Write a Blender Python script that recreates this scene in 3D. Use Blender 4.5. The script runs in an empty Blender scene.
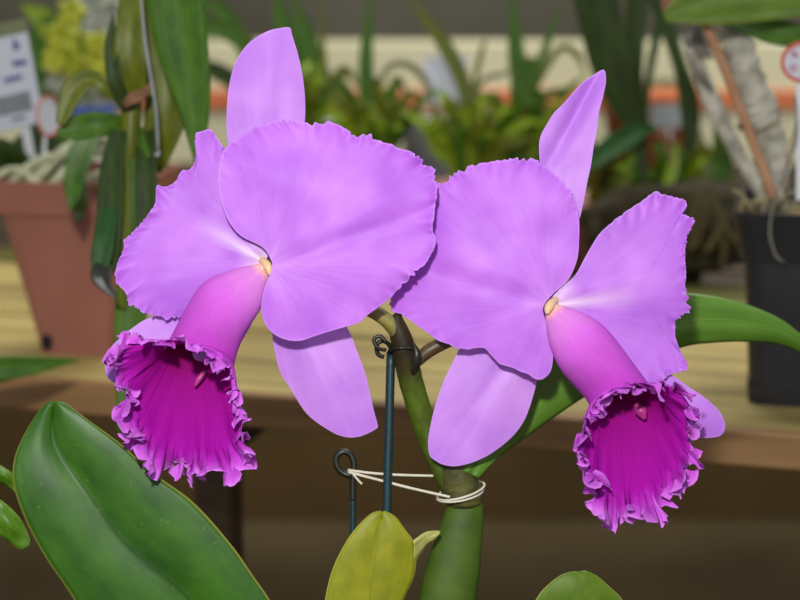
import bpy, bmesh, math, random
from mathutils import Vector, Matrix, noise
random.seed(7)
SC = bpy.context.scene
COL = SC.collection

# ------------------------------------------------------------------ camera
CAMZ = 1.09
PITCH = math.radians(12)
F = 1800.0
C0 = Vector((0, 0, CAMZ))
FW = Vector((0, math.cos(PITCH), -math.sin(PITCH)))
UP = Vector((0, math.sin(PITCH), math.cos(PITCH)))
RT = Vector((1, 0, 0))
D0 = 0.90            # distance of the flowers
U = 0.0005           # one unit of relief = 0.5 mm

def P(x, y, d=D0):
    return C0 + d * (FW + (x - 400) / F * RT - (y - 300) / F * UP)

def W(x, y, w=0.0):
    return P(x, y, D0 - w * U)

def G(x, y, z):
    r = FW + (x - 400) / F * RT - (y - 300) / F * UP
    return C0 + r * ((z - CAMZ) / r.z)

cam_d = bpy.data.cameras.new('camera')
cam = bpy.data.objects.new('camera', cam_d); COL.objects.link(cam)
cam.location = C0; cam.rotation_euler = (math.pi / 2 - PITCH, 0, 0)
cam_d.sensor_width = 36; cam_d.lens = 81; cam_d.clip_start = 0.01
cam_d.dof.use_dof = True; cam_d.dof.focus_distance = 0.893; cam_d.dof.aperture_fstop = 7.0
SC.camera = cam

# ------------------------------------------------------------------ helpers
def tag(o, label=None, cat=None, group=None, kind=None):
    if label: o['label'] = label
    if cat: o['category'] = cat
    if group: o['group'] = group
    if kind: o['kind'] = kind
    return o

def empty(name, loc, label, cat, group=None):
    o = bpy.data.objects.new(name, None); COL.objects.link(o)
    o.location = loc; o.empty_display_size = 0.02
    return tag(o, label, cat, group)

def link(name, me, mat, parent=None, smooth=True):
    o = bpy.data.objects.new(name, me); COL.objects.link(o)
    if mat: me.materials.append(mat)
    if smooth:
        me.polygons.foreach_set('use_smooth', [True] * len(me.polygons))
    if parent is not None:
        o.parent = parent
        # mesh data is written in world space: cancel the ancestors' offset
        m = Matrix.Identity(4); p = parent
        chain = []
        while p is not None:
            chain.append(p); p = p.parent
        for q in reversed(chain):
            m = m @ (q.matrix_parent_inverse @ q.matrix_basis)
        o.matrix_parent_inverse = m.inverted()
    return o

def grid_mesh(name, rows, closed=False, uvs=None, attrs=None, flip=False):
    """rows: list of lists of Vector; closed wraps each row."""
    n, m = len(rows), len(rows[0])
    verts = [v for r in rows for v in r]
    faces = []
    mm = m if closed else m - 1
    for i in range(n - 1):
        for j in range(mm):
            a = i * m + j; b = i * m + (j + 1) % m
            c = (i + 1) * m + (j + 1) % m; d = (i + 1) * m + j
            faces.append((a, d, c, b) if flip else (a, b, c, d))
    me = bpy.data.meshes.new(name)
    me.from_pydata([tuple(v) for v in verts], [], faces)
    if uvs:
        uv = me.uv_layers.new(name='UVMap')
        flat = [u for r in uvs for u in r]
        data = []
        for lp in me.loops:
            data.extend(flat[lp.vertex_index])
        uv.data.foreach_set('uv', data)
    if attrs:
        for k, vals in attrs.items():
            a = me.attributes.new(k, 'FLOAT', 'POINT')
            a.data.foreach_set('value', [x for r in vals for x in r])
    me.update()
    return me

def catmull(pts, n, closed=False):
    """resample points (tuples of any dimension) evenly by arc length through a Catmull-Rom spline."""
    pts = [tuple(float(c) for c in p) for p in pts]
    k = len(pts); dense = []
    segs = k if closed else k - 1
    for i in range(segs):
        if closed:
            p0, p1, p2, p3 = pts[(i - 1) % k], pts[i], pts[(i + 1) % k], pts[(i + 2) % k]
        else:
            p0, p1, p2, p3 = pts[max(i - 1, 0)], pts[i], pts[i + 1], pts[min(i + 2, k - 1)]
        for s in range(12):
            t = s / 12
            dense.append(tuple(0.5 * (2 * b + (c - a) * t + (2 * a - 5 * b + 4 * c - d) * t * t + (3 * b - a - 3 * c + d) * t ** 3)
                               for a, b, c, d in zip(p0, p1, p2, p3)))
    dense.append(dense[0] if closed else pts[-1])
    L = [0.0]
    for a, b in zip(dense, dense[1:]):
        L.append(L[-1] + math.dist(a, b))
    out = []; j = 0
    for i in range(n):
        s = L[-1] * i / (n if closed else n - 1)
        while j < len(L) - 2 and L[j + 1] < s: j += 1
        f = 0 if L[j + 1] == L[j] else (s - L[j]) / (L[j + 1] - L[j])
        out.append(tuple(a + (b - a) * f for a, b in zip(dense[j], dense[j + 1])))
    return out

def sstep(a, b, x):
    t = max(0, min(1, (x - a) / (b - a)))
    return t * t * (3 - 2 * t)

def nz(x, y, z=0.0):
    return noise.noise(Vector((x, y, z)))

def tube(name, pts, rad, mat, parent=None, seg=12, caps=True, n=None, flat=1.0, bump=0.0):
    """pts: Vectors; rad: one radius or a list for each point."""
    if not isinstance(rad, (list, tuple)): rad = [rad] * len(pts)
    n = n or max(8, len(pts) * 6)
    q = catmull([(p[0], p[1], p[2], r * 1.0) for p, r in zip(pts, rad)], n)
    c = [Vector(a[:3]) for a in q]; r = [max(a[3], 1e-5) for a in q]
    rows = []; uvs = []
    nrm = None
    for i in range(n):
        t = (c[min(i + 1, n - 1)] - c[max(i - 1, 0)]).normalized()
        if nrm is None:
            ref = FW if abs(t.dot(FW)) < 0.9 else UP
            nrm = (ref - t * ref.dot(t)).normalized()
        else:
            nrm = (nrm - t * nrm.dot(t)).normalized()
        b = t.cross(nrm)
        row = []; ur = []
        for k in range(seg):
            a = 2 * math.pi * k / seg
            rr = r[i] * (1 + bump * nz(i * 0.5, math.cos(a) * 1.5, math.sin(a) * 1.5))
            row.append(c[i] + nrm * math.cos(a) * rr * flat + b * math.sin(a) * rr)
            ur.append((k / seg, i / n))
        rows.append(row); uvs.append(ur)
    if caps:
        rows = [[c[0]] * seg] + rows + [[c[-1]] * seg]
        uvs = [uvs[0]] + uvs + [uvs[-1]]
    return link(name, grid_mesh(name, rows, True, uvs), mat, parent)

# ------------------------------------------------------------------ materials
def nmat(name):
    m = bpy.data.materials.new(name); m.use_nodes = True
    nt = m.node_tree; b = nt.nodes['Principled BSDF']
    return m, nt, b

def N(nt, t, **kw):
    n = nt.nodes.new(t)
    for k, v in kw.items(): setattr(n, k, v)
    return n

def srgb(c):
    return tuple(((v / 255) / 12.92 if v / 255 <= 0.04045 else ((v / 255 + 0.055) / 1.055) ** 2.4) for v in c) + (1,)

def ramp(nt, stops, fac=None):
    r = N(nt, 'ShaderNodeValToRGB')
    e = r.color_ramp.elements
    while len(e) < len(stops): e.new(0.5)
    for el, (p, c) in zip(e, stops):
        el.position = p; el.color = srgb(c)
    if fac is not None: nt.links.new(fac, r.inputs['Fac'])
    return r

def mixc(nt, fac, a, b, mode='MIX'):
    m = N(nt, 'ShaderNodeMix', data_type='RGBA', blend_type=mode)
    for s, v in (('Factor', fac), ('A', a), ('B', b)):
        sock = [i for i in m.inputs if i.name == s and (i.type == 'RGBA' if s != 'Factor' else i.type == 'VALUE')][0]
        if hasattr(v, 'is_output'): nt.links.new(v, sock)
        else: sock.default_value = v
    return [o for o in m.outputs if o.type == 'RGBA'][0]

def noisetex(nt, coord, scale, detail=3, vscale=None, rough=0.5):
    n = N(nt, 'ShaderNodeTexNoise'); n.inputs['Scale'].default_value = scale
    n.inputs['Detail'].default_value = detail; n.inputs['Roughness'].default_value = rough
    if vscale:
        mp = N(nt, 'ShaderNodeMapping'); mp.inputs['Scale'].default_value = vscale
        nt.links.new(coord, mp.inputs['Vector']); coord = mp.outputs['Vector']
    nt.links.new(coord, n.inputs['Vector'])
    return n

def bump(nt, b, h, strength, dist=0.001):
    bp = N(nt, 'ShaderNodeBump'); bp.inputs['Strength'].default_value = strength
    bp.inputs['Distance'].default_value = dist
    nt.links.new(h, bp.inputs['Height']); nt.links.new(bp.outputs['Normal'], b.inputs['Normal'])

def simple(name, c1, c2=None, scale=30, rough=0.6, bumps=0.0, detail=4, vscale=None, spec=0.5, bdist=0.001):
    m, nt, b = nmat(name)
    tc = N(nt, 'ShaderNodeTexCoord')
    n = noisetex(nt, tc.outputs['Object'], scale, detail, vscale)
    r = ramp(nt, [(0.3, c1), (0.7, c2 or c1)], n.outputs['Fac'])
    nt.links.new(r.outputs['Color'], b.inputs['Base Color'])
    b.inputs['Roughness'].default_value = rough
    b.inputs['Specular IOR Level'].default_value = spec
    if bumps: bump(nt, b, n.outputs['Fac'], bumps, bdist)
    return m

def petal_mat(name, deep, mid, pale, ray=False):
    m, nt, b = nmat(name)
    at = N(nt, 'ShaderNodeAttribute', attribute_name='base')     # 0 at the flower's heart, 1 at the far margin
    uv = N(nt, 'ShaderNodeUVMap', uv_map='UVMap')
    veins = noisetex(nt, uv.outputs['UV'], 1.0, 3, (60, 2.2, 1))
    soft = noisetex(nt, uv.outputs['UV'], 1.0, 2, (5, 2.5, 1))
    r = ramp(nt, [(0.0, pale), (0.22, mid), (0.55, mid), (1.0, deep)], at.outputs['Fac'])
    c = mixc(nt, 0.0, r.outputs['Color'], r.outputs['Color'])
    vr = ramp(nt, [(0.35, (205, 190, 212)), (0.65, (255, 255, 255))], veins.outputs['Fac'])
    c = mixc(nt, 0.16, r.outputs['Color'], vr.outputs['Color'], 'MULTIPLY')
    sr = ramp(nt, [(0.3, (214, 192, 232)), (0.7, (255, 255, 255))], soft.outputs['Fac'])
    c = mixc(nt, 0.8, c, sr.outputs['Color'], 'MULTIPLY')
    if ray:      # the pale midrib running out from the heart
        sp = N(nt, 'ShaderNodeSeparateXYZ'); nt.links.new(uv.outputs['UV'], sp.inputs[0])
        a1 = N(nt, 'ShaderNodeMath', operation='SUBTRACT'); a1.inputs[1].default_value = 0.5; nt.links.new(sp.outputs['X'], a1.inputs[0])
        a2 = N(nt, 'ShaderNodeMath', operation='ABSOLUTE'); nt.links.new(a1.outputs[0], a2.inputs[0])
        m1 = ramp(nt, [(0.0, (255, 255, 255)), (0.075, (0, 0, 0))], a2.outputs[0])
        m2 = ramp(nt, [(0.05, (235, 235, 235)), (0.55, (0, 0, 0))], at.outputs['Fac'])
        mm = N(nt, 'ShaderNodeMath', operation='MULTIPLY'); nt.links.new(m1.outputs['Color'], mm.inputs[0]); nt.links.new(m2.outputs['Color'], mm.inputs[1])
        c = mixc(nt, mm.outputs[0], c, srgb((244, 228, 240)))
    ed = N(nt, 'ShaderNodeAttribute', attribute_name='edge')
    er = ramp(nt, [(0.975, (0, 0, 0)), (1.0, (255, 255, 255))], ed.outputs['Fac'])
    mf = N(nt, 'ShaderNodeMath', operation='MULTIPLY'); mf.inputs[1].default_value = 0.28
    nt.links.new(er.outputs['Color'], mf.inputs[0])
    c = mixc(nt, mf.outputs[0], c, srgb((226, 190, 250)))
    nt.links.new(c, b.inputs['Base Color'])
    b.inputs['Roughness'].default_value = 0.5
    b.inputs['Specular IOR Level'].default_value = 0.25
    b.inputs['Subsurface Weight'].default_value = 0.18
    b.inputs['Subsurface Radius'].default_value = (0.004, 0.0015, 0.004)
    b.inputs['Subsurface Scale'].default_value = 0.5
    bump(nt, b, veins.outputs['Fac'], 0.16, 0.0008)
    return m

M = {}
M['petal'] = petal_mat('petal_lilac', (186, 106, 220), (195, 122, 226), (206, 144, 230))
M['petal_white_heart'] = petal_mat('petal_white_heart', (184, 108, 218), (195, 128, 224), (240, 220, 238), ray=True)
M['sepal'] = petal_mat('sepal_pale_lilac', (198, 138, 226), (203, 148, 228), (206, 152, 230))

def lip_mat():
    m, nt, b = nmat('lip_magenta')
    t = N(nt, 'ShaderNodeAttribute', attribute_name='t')
    uv = N(nt, 'ShaderNodeUVMap', uv_map='UVMap')
    v = noisetex(nt, uv.outputs['UV'], 1.0, 3, (46, 2, 1))
    ns = noisetex(nt, uv.outputs['UV'], 1.0, 4, (26, 12, 1))
    add = N(nt, 'ShaderNodeMath', operation='MULTIPLY_ADD'); add.inputs[1].default_value = 0.10
    nt.links.new(ns.outputs['Fac'], add.inputs[0]); nt.links.new(t.outputs['Fac'], add.inputs[2])
    sub = N(nt, 'ShaderNodeMath', operation='SUBTRACT'); sub.inputs[1].default_value = 0.05
    nt.links.new(add.outputs[0], sub.inputs[0])
    inner = ramp(nt, [(0.0, (110, 30, 50)), (0.40, (112, 4, 36)), (0.54, (124, 4, 56)), (0.62, (146, 6, 124)),
                      (0.84, (158, 14, 152)), (0.90, (172, 40, 174)), (0.95, (196, 84, 206)), (1.0, (210, 124, 222))], sub.outputs[0])
    outer = ramp(nt, [(0.0, (238, 206, 140)), (0.045, (232, 180, 165)), (0.10, (210, 130, 208)), (0.35, (200, 98, 206)),
                      (0.62, (176, 58, 178)), (0.85, (184, 74, 194)), (1.0, (206, 112, 220))], sub.outputs[0])
    g = N(nt, 'ShaderNodeNewGeometry')
    c = mixc(nt, g.outputs['Backfacing'], outer.outputs['Color'], inner.outputs['Color'])
    vr = ramp(nt, [(0.38, (196, 150, 190)), (0.62, (255, 255, 255))], v.outputs['Fac'])
    c = mixc(nt, 0.08, c, vr.outputs['Color'], 'MULTIPLY')
    nt.links.new(c, b.inputs['Base Color'])
    b.inputs['Roughness'].default_value = 0.8
    b.inputs['Specular IOR Level'].default_value = 0.1
    b.inputs['Subsurface Weight'].default_value = 0.1
    b.inputs['Subsurface Radius'].default_value = (0.004, 0.001, 0.004)
    b.inputs['Subsurface Scale'].default_value = 0.4
    bump(nt, b, v.outputs['Fac'], 0.15, 0.0008)
    return m
M['lip'] = lip_mat()

def leaf_mat(name, c1, c2, rib=None, edge=None, rough=0.55, veins=40, streak=0.5, spots=None, coat=0.0, nscale=7, spec=0.3):
    """uv: u across the blade (0..1), v along it."""
    m, nt, b = nmat(name)
    uv = N(nt, 'ShaderNodeUVMap', uv_map='UVMap')
    tc = N(nt, 'ShaderNodeTexCoord')
    st = noisetex(nt, uv.outputs['UV'], 1.0, 3, (veins, 1.5, 1))
    bl = noisetex(nt, uv.outputs['UV'], 1.0, 4, (nscale * 0.5, nscale, 1))
    r = ramp(nt, [(0.3, c1), (0.7, c2)], bl.outputs['Fac'])
    sr = ramp(nt, [(0.35, (170, 175, 150)), (0.65, (255, 255, 255))], st.outputs['Fac'])
    c = mixc(nt, streak, r.outputs['Color'], sr.outputs['Color'], 'MULTIPLY')
    sep = N(nt, 'ShaderNodeSeparateXYZ'); nt.links.new(uv.outputs['UV'], sep.inputs[0])
    if rib:
        a = N(nt, 'ShaderNodeMath', operation='SUBTRACT'); a.inputs[1].default_value = 0.5
        nt.links.new(sep.outputs['X'], a.inputs[0])
        ab = N(nt, 'ShaderNodeMath', operation='ABSOLUTE'); nt.links.new(a.outputs[0], ab.inputs[0])
        rr = ramp(nt, [(0.0, (255, 255, 255)), (0.018, (0, 0, 0))], ab.outputs[0])
        c = mixc(nt, rr.outputs['Color'], c, srgb(rib))
        if edge:
            e2 = ramp(nt, [(0.482, (0, 0, 0)), (0.495, (255, 255, 255))], ab.outputs[0])
            c = mixc(nt, e2.outputs['Color'], c, srgb(edge))
    if spots:
        vo = N(nt, 'ShaderNodeTexNoise'); vo.inputs['Scale'].default_value = 260
        vo.inputs['Detail'].default_value = 1
        nt.links.new(tc.outputs['Object'], vo.inputs['Vector'])
        s2 = ramp(nt, [(0.72, (0, 0, 0)), (0.78, (160, 160, 160))], vo.outputs['Fac'])
        c = mixc(nt, s2.outputs['Color'], c, srgb(spots))
    nt.links.new(c, b.inputs['Base Color'])
    b.inputs['Roughness'].default_value = rough; b.inputs['Specular IOR Level'].default_value = spec
    b.inputs['Coat Weight'].default_value = coat
    b.inputs['Coat Roughness'].default_value = 0.3
    bump(nt, b, st.outputs['Fac'], 0.05, 0.0005)
    return m

M['leaf_big'] = leaf_mat('leaf_deep_green', (32, 74, 8), (60, 106, 20), rib=(34, 66, 10), edge=(130, 132, 50), rough=0.45, spots=(100, 124, 40), veins=30, streak=0.15, nscale=9, spec=0.35)
M['leaf_yellow'] = leaf_mat('leaf_yellow_green', (116, 122, 14), (146, 146, 24), rib=(118, 120, 18), edge=(170, 165, 70), rough=0.5, spots=(112, 90, 20), veins=24, streak=0.12)
M['leaf_cream'] = leaf_mat('leaf_fold_cream', (170, 168, 90), (200, 196, 120), rough=0.5)
M['leaf_mid'] = leaf_mat('leaf_mid_green', (78, 118, 34), (98, 138, 46), rib=(100, 138, 54), rough=0.42, veins=30, streak=0.3)
M['leaf_low'] = leaf_mat('leaf_olive_green', (70, 98, 8), (92, 118, 18), rib=(74, 102, 10), edge=(150, 156, 80), rough=0.5, streak=0.1)
M['leaf_side'] = leaf_mat('leaf_side_green', (66, 108, 16), (96, 138, 30), rib=(90, 120, 40), edge=(150, 166, 70), rough=0.4)
M['blade_dark'] = leaf_mat('blade_dark_green', (30, 48, 4), (52, 74, 10), rough=0.6, veins=16)
M['blade_green'] = leaf_mat('blade_green', (48, 88, 8), (78, 116, 16), rough=0.55, veins=16)
M['blade_lime'] = leaf_mat('blade_lime', (110, 142, 16), (150, 172, 36), rough=0.45, veins=16)
M['blade_olive'] = leaf_mat('blade_olive', (78, 90, 8), (110, 116, 16), rough=0.45, veins=16)
M['blade_bluegreen'] = leaf_mat('blade_blue_green', (20, 62, 14), (40, 86, 26), rough=0.55, veins=16)
M['blade_grey'] = leaf_mat('blade_greyed', (104, 110, 74), (134, 138, 98), rough=0.6, veins=16)
M['bulb'] = leaf_mat('pseudobulb_green', (46, 70, 8), (72, 96, 14), rough=0.6, veins=10, streak=0.12, nscale=6)

def stem_mat():
    m, nt, b = nmat('flower_stem')
    uv = N(nt, 'ShaderNodeUVMap', uv_map='UVMap')
    sep = N(nt, 'ShaderNodeSeparateXYZ'); nt.links.new(uv.outputs['UV'], sep.inputs[0])
    r = ramp(nt, [(0.0, (66, 80, 12)), (0.6, (82, 104, 14)), (0.70, (64, 62, 18)), (0.78, (48, 38, 18)), (1.0, (50, 40, 20))], sep.outputs['Y'])
    ns = noisetex(nt, uv.outputs['UV'], 1.0, 4, (8, 14, 1))
    sr = ramp(nt, [(0.3, (170, 160, 150)), (0.7, (255, 255, 255))], ns.outputs['Fac'])
    c = mixc(nt, 0.7, r.outputs['Color'], sr.outputs['Color'], 'MULTIPLY')
    nt.links.new(c, b.inputs['Base Color']); b.inputs['Roughness'].default_value = 0.6; b.inputs['Specular IOR Level'].default_value = 0.3
    return m
M['stem'] = stem_mat()
M['pedicel'] = simple('pedicel_olive', (104, 98, 40), (140, 132, 66), 160, 0.45)
M['pedicel_brown'] = simple('pedicel_brown', (62, 46, 22), (84, 68, 34), 160, 0.45)
M['sheath'] = simple('sheath_olive', (44, 46, 10), (84, 82, 24), 140, 0.75, 0.2)
M['stake'] = simple('stake_teal', (4, 40, 46), (8, 52, 56), 200, 0.45)
M['clip'] = simple('clip_dark_green', (12, 18, 12), (34, 36, 16), 220, 0.4)
M['string'] = simple('string_cream', (196, 190, 168), (222, 216, 198), 900, 0.8, 0.5)
M['column'] = simple('column_pink', (226, 150, 200), (238, 196, 190), 200, 0.4)
M['anther'] = simple('anther_cream', (226, 196, 150), (216, 176, 130), 300, 0.45)
M['tip'] = simple('column_tip_pink', (164, 40, 116), (186, 66, 140), 300, 0.45)

# ------------------------------------------------------------------ flower pieces
def petal(name, outline, centre, heart, wf, mat, parent, frill=0.0, serr=0.0, nr=30, na=300, seed=0.0, bulge=0.0, frill_from=0.45, crease=None, wav=3.0):
    """outline: (x,y) points of the blade; wf(x,y) relief towards the front; frill: margin ruffle height; serr: fine toothing."""
    o = catmull(outline, na, True)
    maxd = max(math.dist(p, heart) for p in o)
    # outward normal of outline
    rows = []; uvs = []; ab = []; ae = []
    cx, cy = centre
    for i in range(nr + 1):
        r = (i / nr)
        r = 1 - (1 - r) ** 1.35
        row = []; ur = []; br = []; er = []
        for j in range(na):
            ox, oy = o[j]
            fw = sstep(frill_from, frill_from + 0.3, math.dist((ox, oy), heart) / maxd)
            s = j / na * 2 * math.pi
            cs, sn = math.cos(s), math.sin(s)
            g = fw * sstep(0.72, 1.0, r)
            g2 = fw * sstep(0.9, 1.0, r)
            dx, dy = ox - cx, oy - cy
            L = math.hypot(dx, dy)
            x = cx + dx * r; y = cy + dy * r
            sm_ = 0.25 + 1.1 * sstep(-0.15, 0.25, nz(cs * 2.2 + seed, sn * 2.2, 50.0))
            tooth = nz(cs * 30 + seed, sn * 30, 3.1) * 1.9 + nz(cs * 11 + seed, sn * 11, 7.7) * 0.8
            x += dx / L * serr * tooth * g2 * sm_; y += dy / L * serr * tooth * g2 * sm_
            w = wf(x, y) + bulge * (1 - r * r)
            w += frill * (nz(cs * 7 + seed, sn * 7, 1.3) * 1.6 * g + nz(cs * 19 + seed, sn * 19, 5.3) * 1.1 * g2)
            w += wav * nz(x / 48 + seed, y / 48, 0.4) * 1.6
            if crease:
                (x0, y0), (x1, y1), dep, wid = crease
                ll = math.hypot(x1 - x0, y1 - y0)
                dd = ((x - x0) * (y1 - y0) - (y - y0) * (x1 - x0)) / ll
                tt = ((x - x0) * (x1 - x0) + (y - y0) * (y1 - y0)) / ll / ll
                w -= dep * math.exp(-(dd / wid) ** 2) * sstep(-0.05, 0.15, tt) * (1 - 0.7 * sstep(0.4, 1.0, tt))
            row.append(W(x, y, w))
            dh = math.dist((x, y), heart)
            ang = math.atan2(y - heart[1], x - heart[0])
            mid = math.atan2(cy - heart[1], cx - heart[0])
            ang = (ang - mid + math.pi) % (2 * math.pi) - math.pi
            ur.append((0.5 + ang / math.pi, dh / 150)); br.append(dh / maxd); er.append(r)
        rows.append(row); uvs.append(ur); ab.append(br); ae.append(er)
    me = grid_mesh(name, rows, True, uvs, {'base': ab, 'edge': ae}, flip=True)
    bm = bmesh.new(); bm.from_mesh(me)
    bmesh.ops.remove_doubles(bm, verts=bm.verts[:], dist=2e-6); bm.to_mesh(me); bm.free()
    ob = link(name, me, mat, parent)
    sm = ob.modifiers.new('thickness', 'SOLIDIFY'); sm.thickness = 0.0004; sm.offset = -1
    return ob

def lip(name, base, rb, mid, rm, mouth, rmx, rmy, outline, cth, parent, wm=34, seed=0.0, skirt_w=34, na=900, mrot=0.0, ruf=1.0):
    """one continuous trumpet: narrow base, tube, mouth and the wide frilled skirt."""
    o = catmull(outline, 900, True)
    ang = [math.atan2(-(p[1] - cth[1]), p[0] - cth[0]) for p in o]
    # for each direction: the outline point (largest radius)
    def out_pt(a):
        best = min(range(900), key=lambda k: abs((ang[k] - a + math.pi) % (2 * math.pi) - math.pi) - 0.0004 * math.dist(o[k], cth))
        return o[best]
    pts = []
    for j in range(na):
        a = 2 * math.pi * j / na
        pts.append(out_pt((a + math.pi) % (2 * math.pi) - math.pi))
    # light smoothing
    for _ in range(2):
        pts = [((pts[j - 1][0] + 2 * pts[j][0] + pts[(j + 1) % na][0]) / 4, (pts[j - 1][1] + 2 * pts[j][1] + pts[(j + 1) % na][1]) / 4) for j in range(na)]
    sm_pts = list(pts)
    for _ in range(1200):
        sm_pts = [((sm_pts[j - 1][0] + sm_pts[(j + 1) % na][0]) / 2, (sm_pts[j - 1][1] + sm_pts[(j + 1) % na][1]) / 2) for j in range(na)]
    # smooth the running length too, so folds keep one size along the margin
    acc = [0.0]
    for j in range(na): acc.append(acc[-1] + math.dist(sm_pts[j], sm_pts[(j + 1) % na]))
    arc = [2 * math.pi * v / acc[-1] for v in acc[:-1]]
    NT = 84
    cols = []
    for j in range(na):
        a = 2 * math.pi * j / na
        ca, sa = math.cos(a), math.sin(a)
        def ring(c, rx, tilt, cw, rw, rot=0.0):
            # rx half width sideways, tilt: how much the front rises in the picture, rw depth radius
            ux, uy = rx * ca, -tilt * sa
            cr, sr = math.cos(rot), math.sin(rot)
            return (c[0] + ux * cr - uy * sr, c[1] + ux * sr + uy * cr, cw + rw * sa)
        dx, dy = mid[0] - base[0], mid[1] - base[1]
        rot = math.atan2(dy, dx) - math.pi / 2       # tube axis against "down"
        b0 = ring(base, rb * 0.5, 0, 0, rb * 0.4, rot)
        b1 = ring((base[0] + dx * .12, base[1] + dy * .12), rb * 1.25, 0, 4, rb, rot)
        b2 = ring((base[0] + dx * .5, base[1] + dy * .5), (rb * .8 + rm * .55), 0, 8, (rb + rm) / 2, rot)
        m1 = ring(mid, rm, 2, 12, rm * 0.95, rot)
        m2 = ring(mouth, rmx, rmy, 14, wm * 0.8, mrot)
        ox, oy = pts[j]; qx, qy = sm_pts[j]
        up = sstep(0.1, 0.8, sa)
        wo = 14 + wm * 0.8 * sa if sa > 0 else 14
        # margin: on the upper side it turns out just over the tube, below it falls away as a broad apron
        wout = (18 + wm * 0.95) * up + skirt_w * (1 - up)
        s1 = (m2[0] + (qx - m2[0]) * 0.42, m2[1] + (qy - m2[1]) * 0.42, m2[2] + (wout - m2[2]) * (0.30 + 0.2 * up) + (-4 if sa < 0 else 4))
        s2 = (m2[0] + (qx - m2[0]) * 0.78, m2[1] + (qy - m2[1]) * 0.78, m2[2] + (wout - m2[2]) * 0.72)
        ctrl = [b0, b1, b2, m1, m2, s1, s2, (ox, oy, wout)]
        cols.append(ctrl)
    kt = [0.0, 0.05, 0.22, 0.42, 0.60, 0.74, 0.87, 1.0]
    def at(ctrl, t):
        k = 0
        while k < 6 and t > kt[k + 1]: k += 1
        f = (t - kt[k]) / (kt[k + 1] - kt[k])
        p0, p1, p2, p3 = ctrl[max(k - 1, 0)], ctrl[k], ctrl[k + 1], ctrl[min(k + 2, 7)]
        return [0.5 * (2 * b + (c - a) * f + (2 * a - 5 * b + 4 * c - d) * f * f + (3 * b - a - 3 * c + d) * f ** 3) for a, b, c, d in zip(p0, p1, p2, p3)]
    rows = []; uvs = []; tt = []
    for i in range(NT + 1):
        t = 1 - (1 - i / NT) ** 1.5
        row = []; ur = []
        for j in range(na):
            a = 2 * math.pi * j / na
            ca, sa = math.cos(arc[j]), math.sin(arc[j])
            x, y, w = at(cols[j], t)
            ox, oy = pts[j]
            nx, ny = ox - cth[0], oy - cth[1]; L = math.hypot(nx, ny); nx /= L; ny /= L
            k = L * 2 * math.pi / 360 * 0.16                # more folds where the margin is long
            g0 = sstep(0.66, 1.0, t); g = sstep(0.82, 1.0, t); g2 = sstep(0.90, 1.0, t); g3 = sstep(0.95, 1.0, t)
            A = nz(ca * 4.2 + seed, sa * 4.2, 0.2); B = nz(ca * 13 + seed, sa * 13, 1.7); Cc = nz(ca * 28 + seed, sa * 28, 4.1)
            Dd = nz(ca * 13 + seed, sa * 13, 9.3); E = nz(ca * 28 + seed, sa * 28, 12.5)
            w += ruf * (A * 16 * g0 + B * 40 * g + Cc * 20 * g2 + nz(ca * 48 + seed, sa * 48, 41.0) * 9 * g3)
            tang = ruf * (Dd * 17 * g + E * 13 * g2 + nz(ca * 48 + seed, sa * 48, 51.0) * 6 * g3)
            rad = ruf * (nz(ca * 13 + seed, sa * 13, 21.3) * 8 * g + nz(ca * 28 + seed, sa * 28, 25.5) * 12 * g2 - 3 * g + nz(ca * 48 + seed, sa * 48, 61.0) * 6 * g3 - 1 * g2)
            x += -ny * tang + nx * rad; y += nx * tang + ny * rad
            # radial grooves on the apron
            w += 0.5 * nz(ca * 14 + seed, sa * 14, 30) * sstep(0.5, 0.7, t)
            row.append(W(x, y, w)); ur.append((j / na, t))
        rows.append(row); uvs.append(ur); tt.append([t] * na)
    me = grid_mesh(name, rows, True, uvs, {'t': tt}, flip=False)
    ob = link(name, me, M['lip'], parent)
    return ob

def flower(root, name, label):
    e = bpy.data.objects.new(name, None); COL.objects.link(e); e.parent = root
    e.empty_display_size = 0.01
    e['label'] = label
    return e

plant = empty('cattleya_orchid', W(440, 760, -10), 'two-flowered lilac orchid with frilled magenta lips, tied to a teal stake', 'orchid')

# ---- flower A (the one over the terracotta pot)
fa = flower(plant, 'flower', 'lilac flower with its frilled lip hanging over the large glossy leaf')
H = (268, 264)
petal('dorsal_sepal', [(228, 140), (227, 110), (230, 82), (237, 60), (249, 43), (266, 32), (281, 28), (290, 28), (292, 35), (298, 55), (303, 80), (305, 105), (304, 128),
      (300, 160), (288, 210), (276, 250), (266, 258), (254, 235), (238, 190)], (266, 120), H,
      lambda x, y: -10 - (264 - y) * 0.03 - ((x - 262) / 40) ** 2 * 7, M['sepal'], fa, wav=2.0, crease=((268, 230), (285, 35), 2.5, 12), seed=2.1)
petal('petal', [(196, 133), (203, 131), (211, 130), (219, 141), (226, 152), (240, 175), (255, 205), (266, 238), (267, 258), (250, 276), (215, 300), (185, 315),
      (165, 318), (148, 315), (136, 309), (128, 300), (127, 294), (117, 283), (115, 274), (118, 262), (123, 251), (123, 241), (133, 232), (143, 221), (150, 212),
      (155, 204), (156, 195), (157, 185), (163, 187), (174, 183), (182, 171), (188, 170), (193, 166), (196, 155), (195, 143)], (204, 225), H,
      lambda x, y: -8 + 10 * math.exp(-((y - 250 + (x - 268) * .25) / 40) ** 2) - (268 - x) * 0.05, M['petal_white_heart'], fa, frill=3.2, serr=2.2, seed=5.5,
      crease=((264, 256), (170, 205), -4, 14), wav=2.5)
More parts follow.
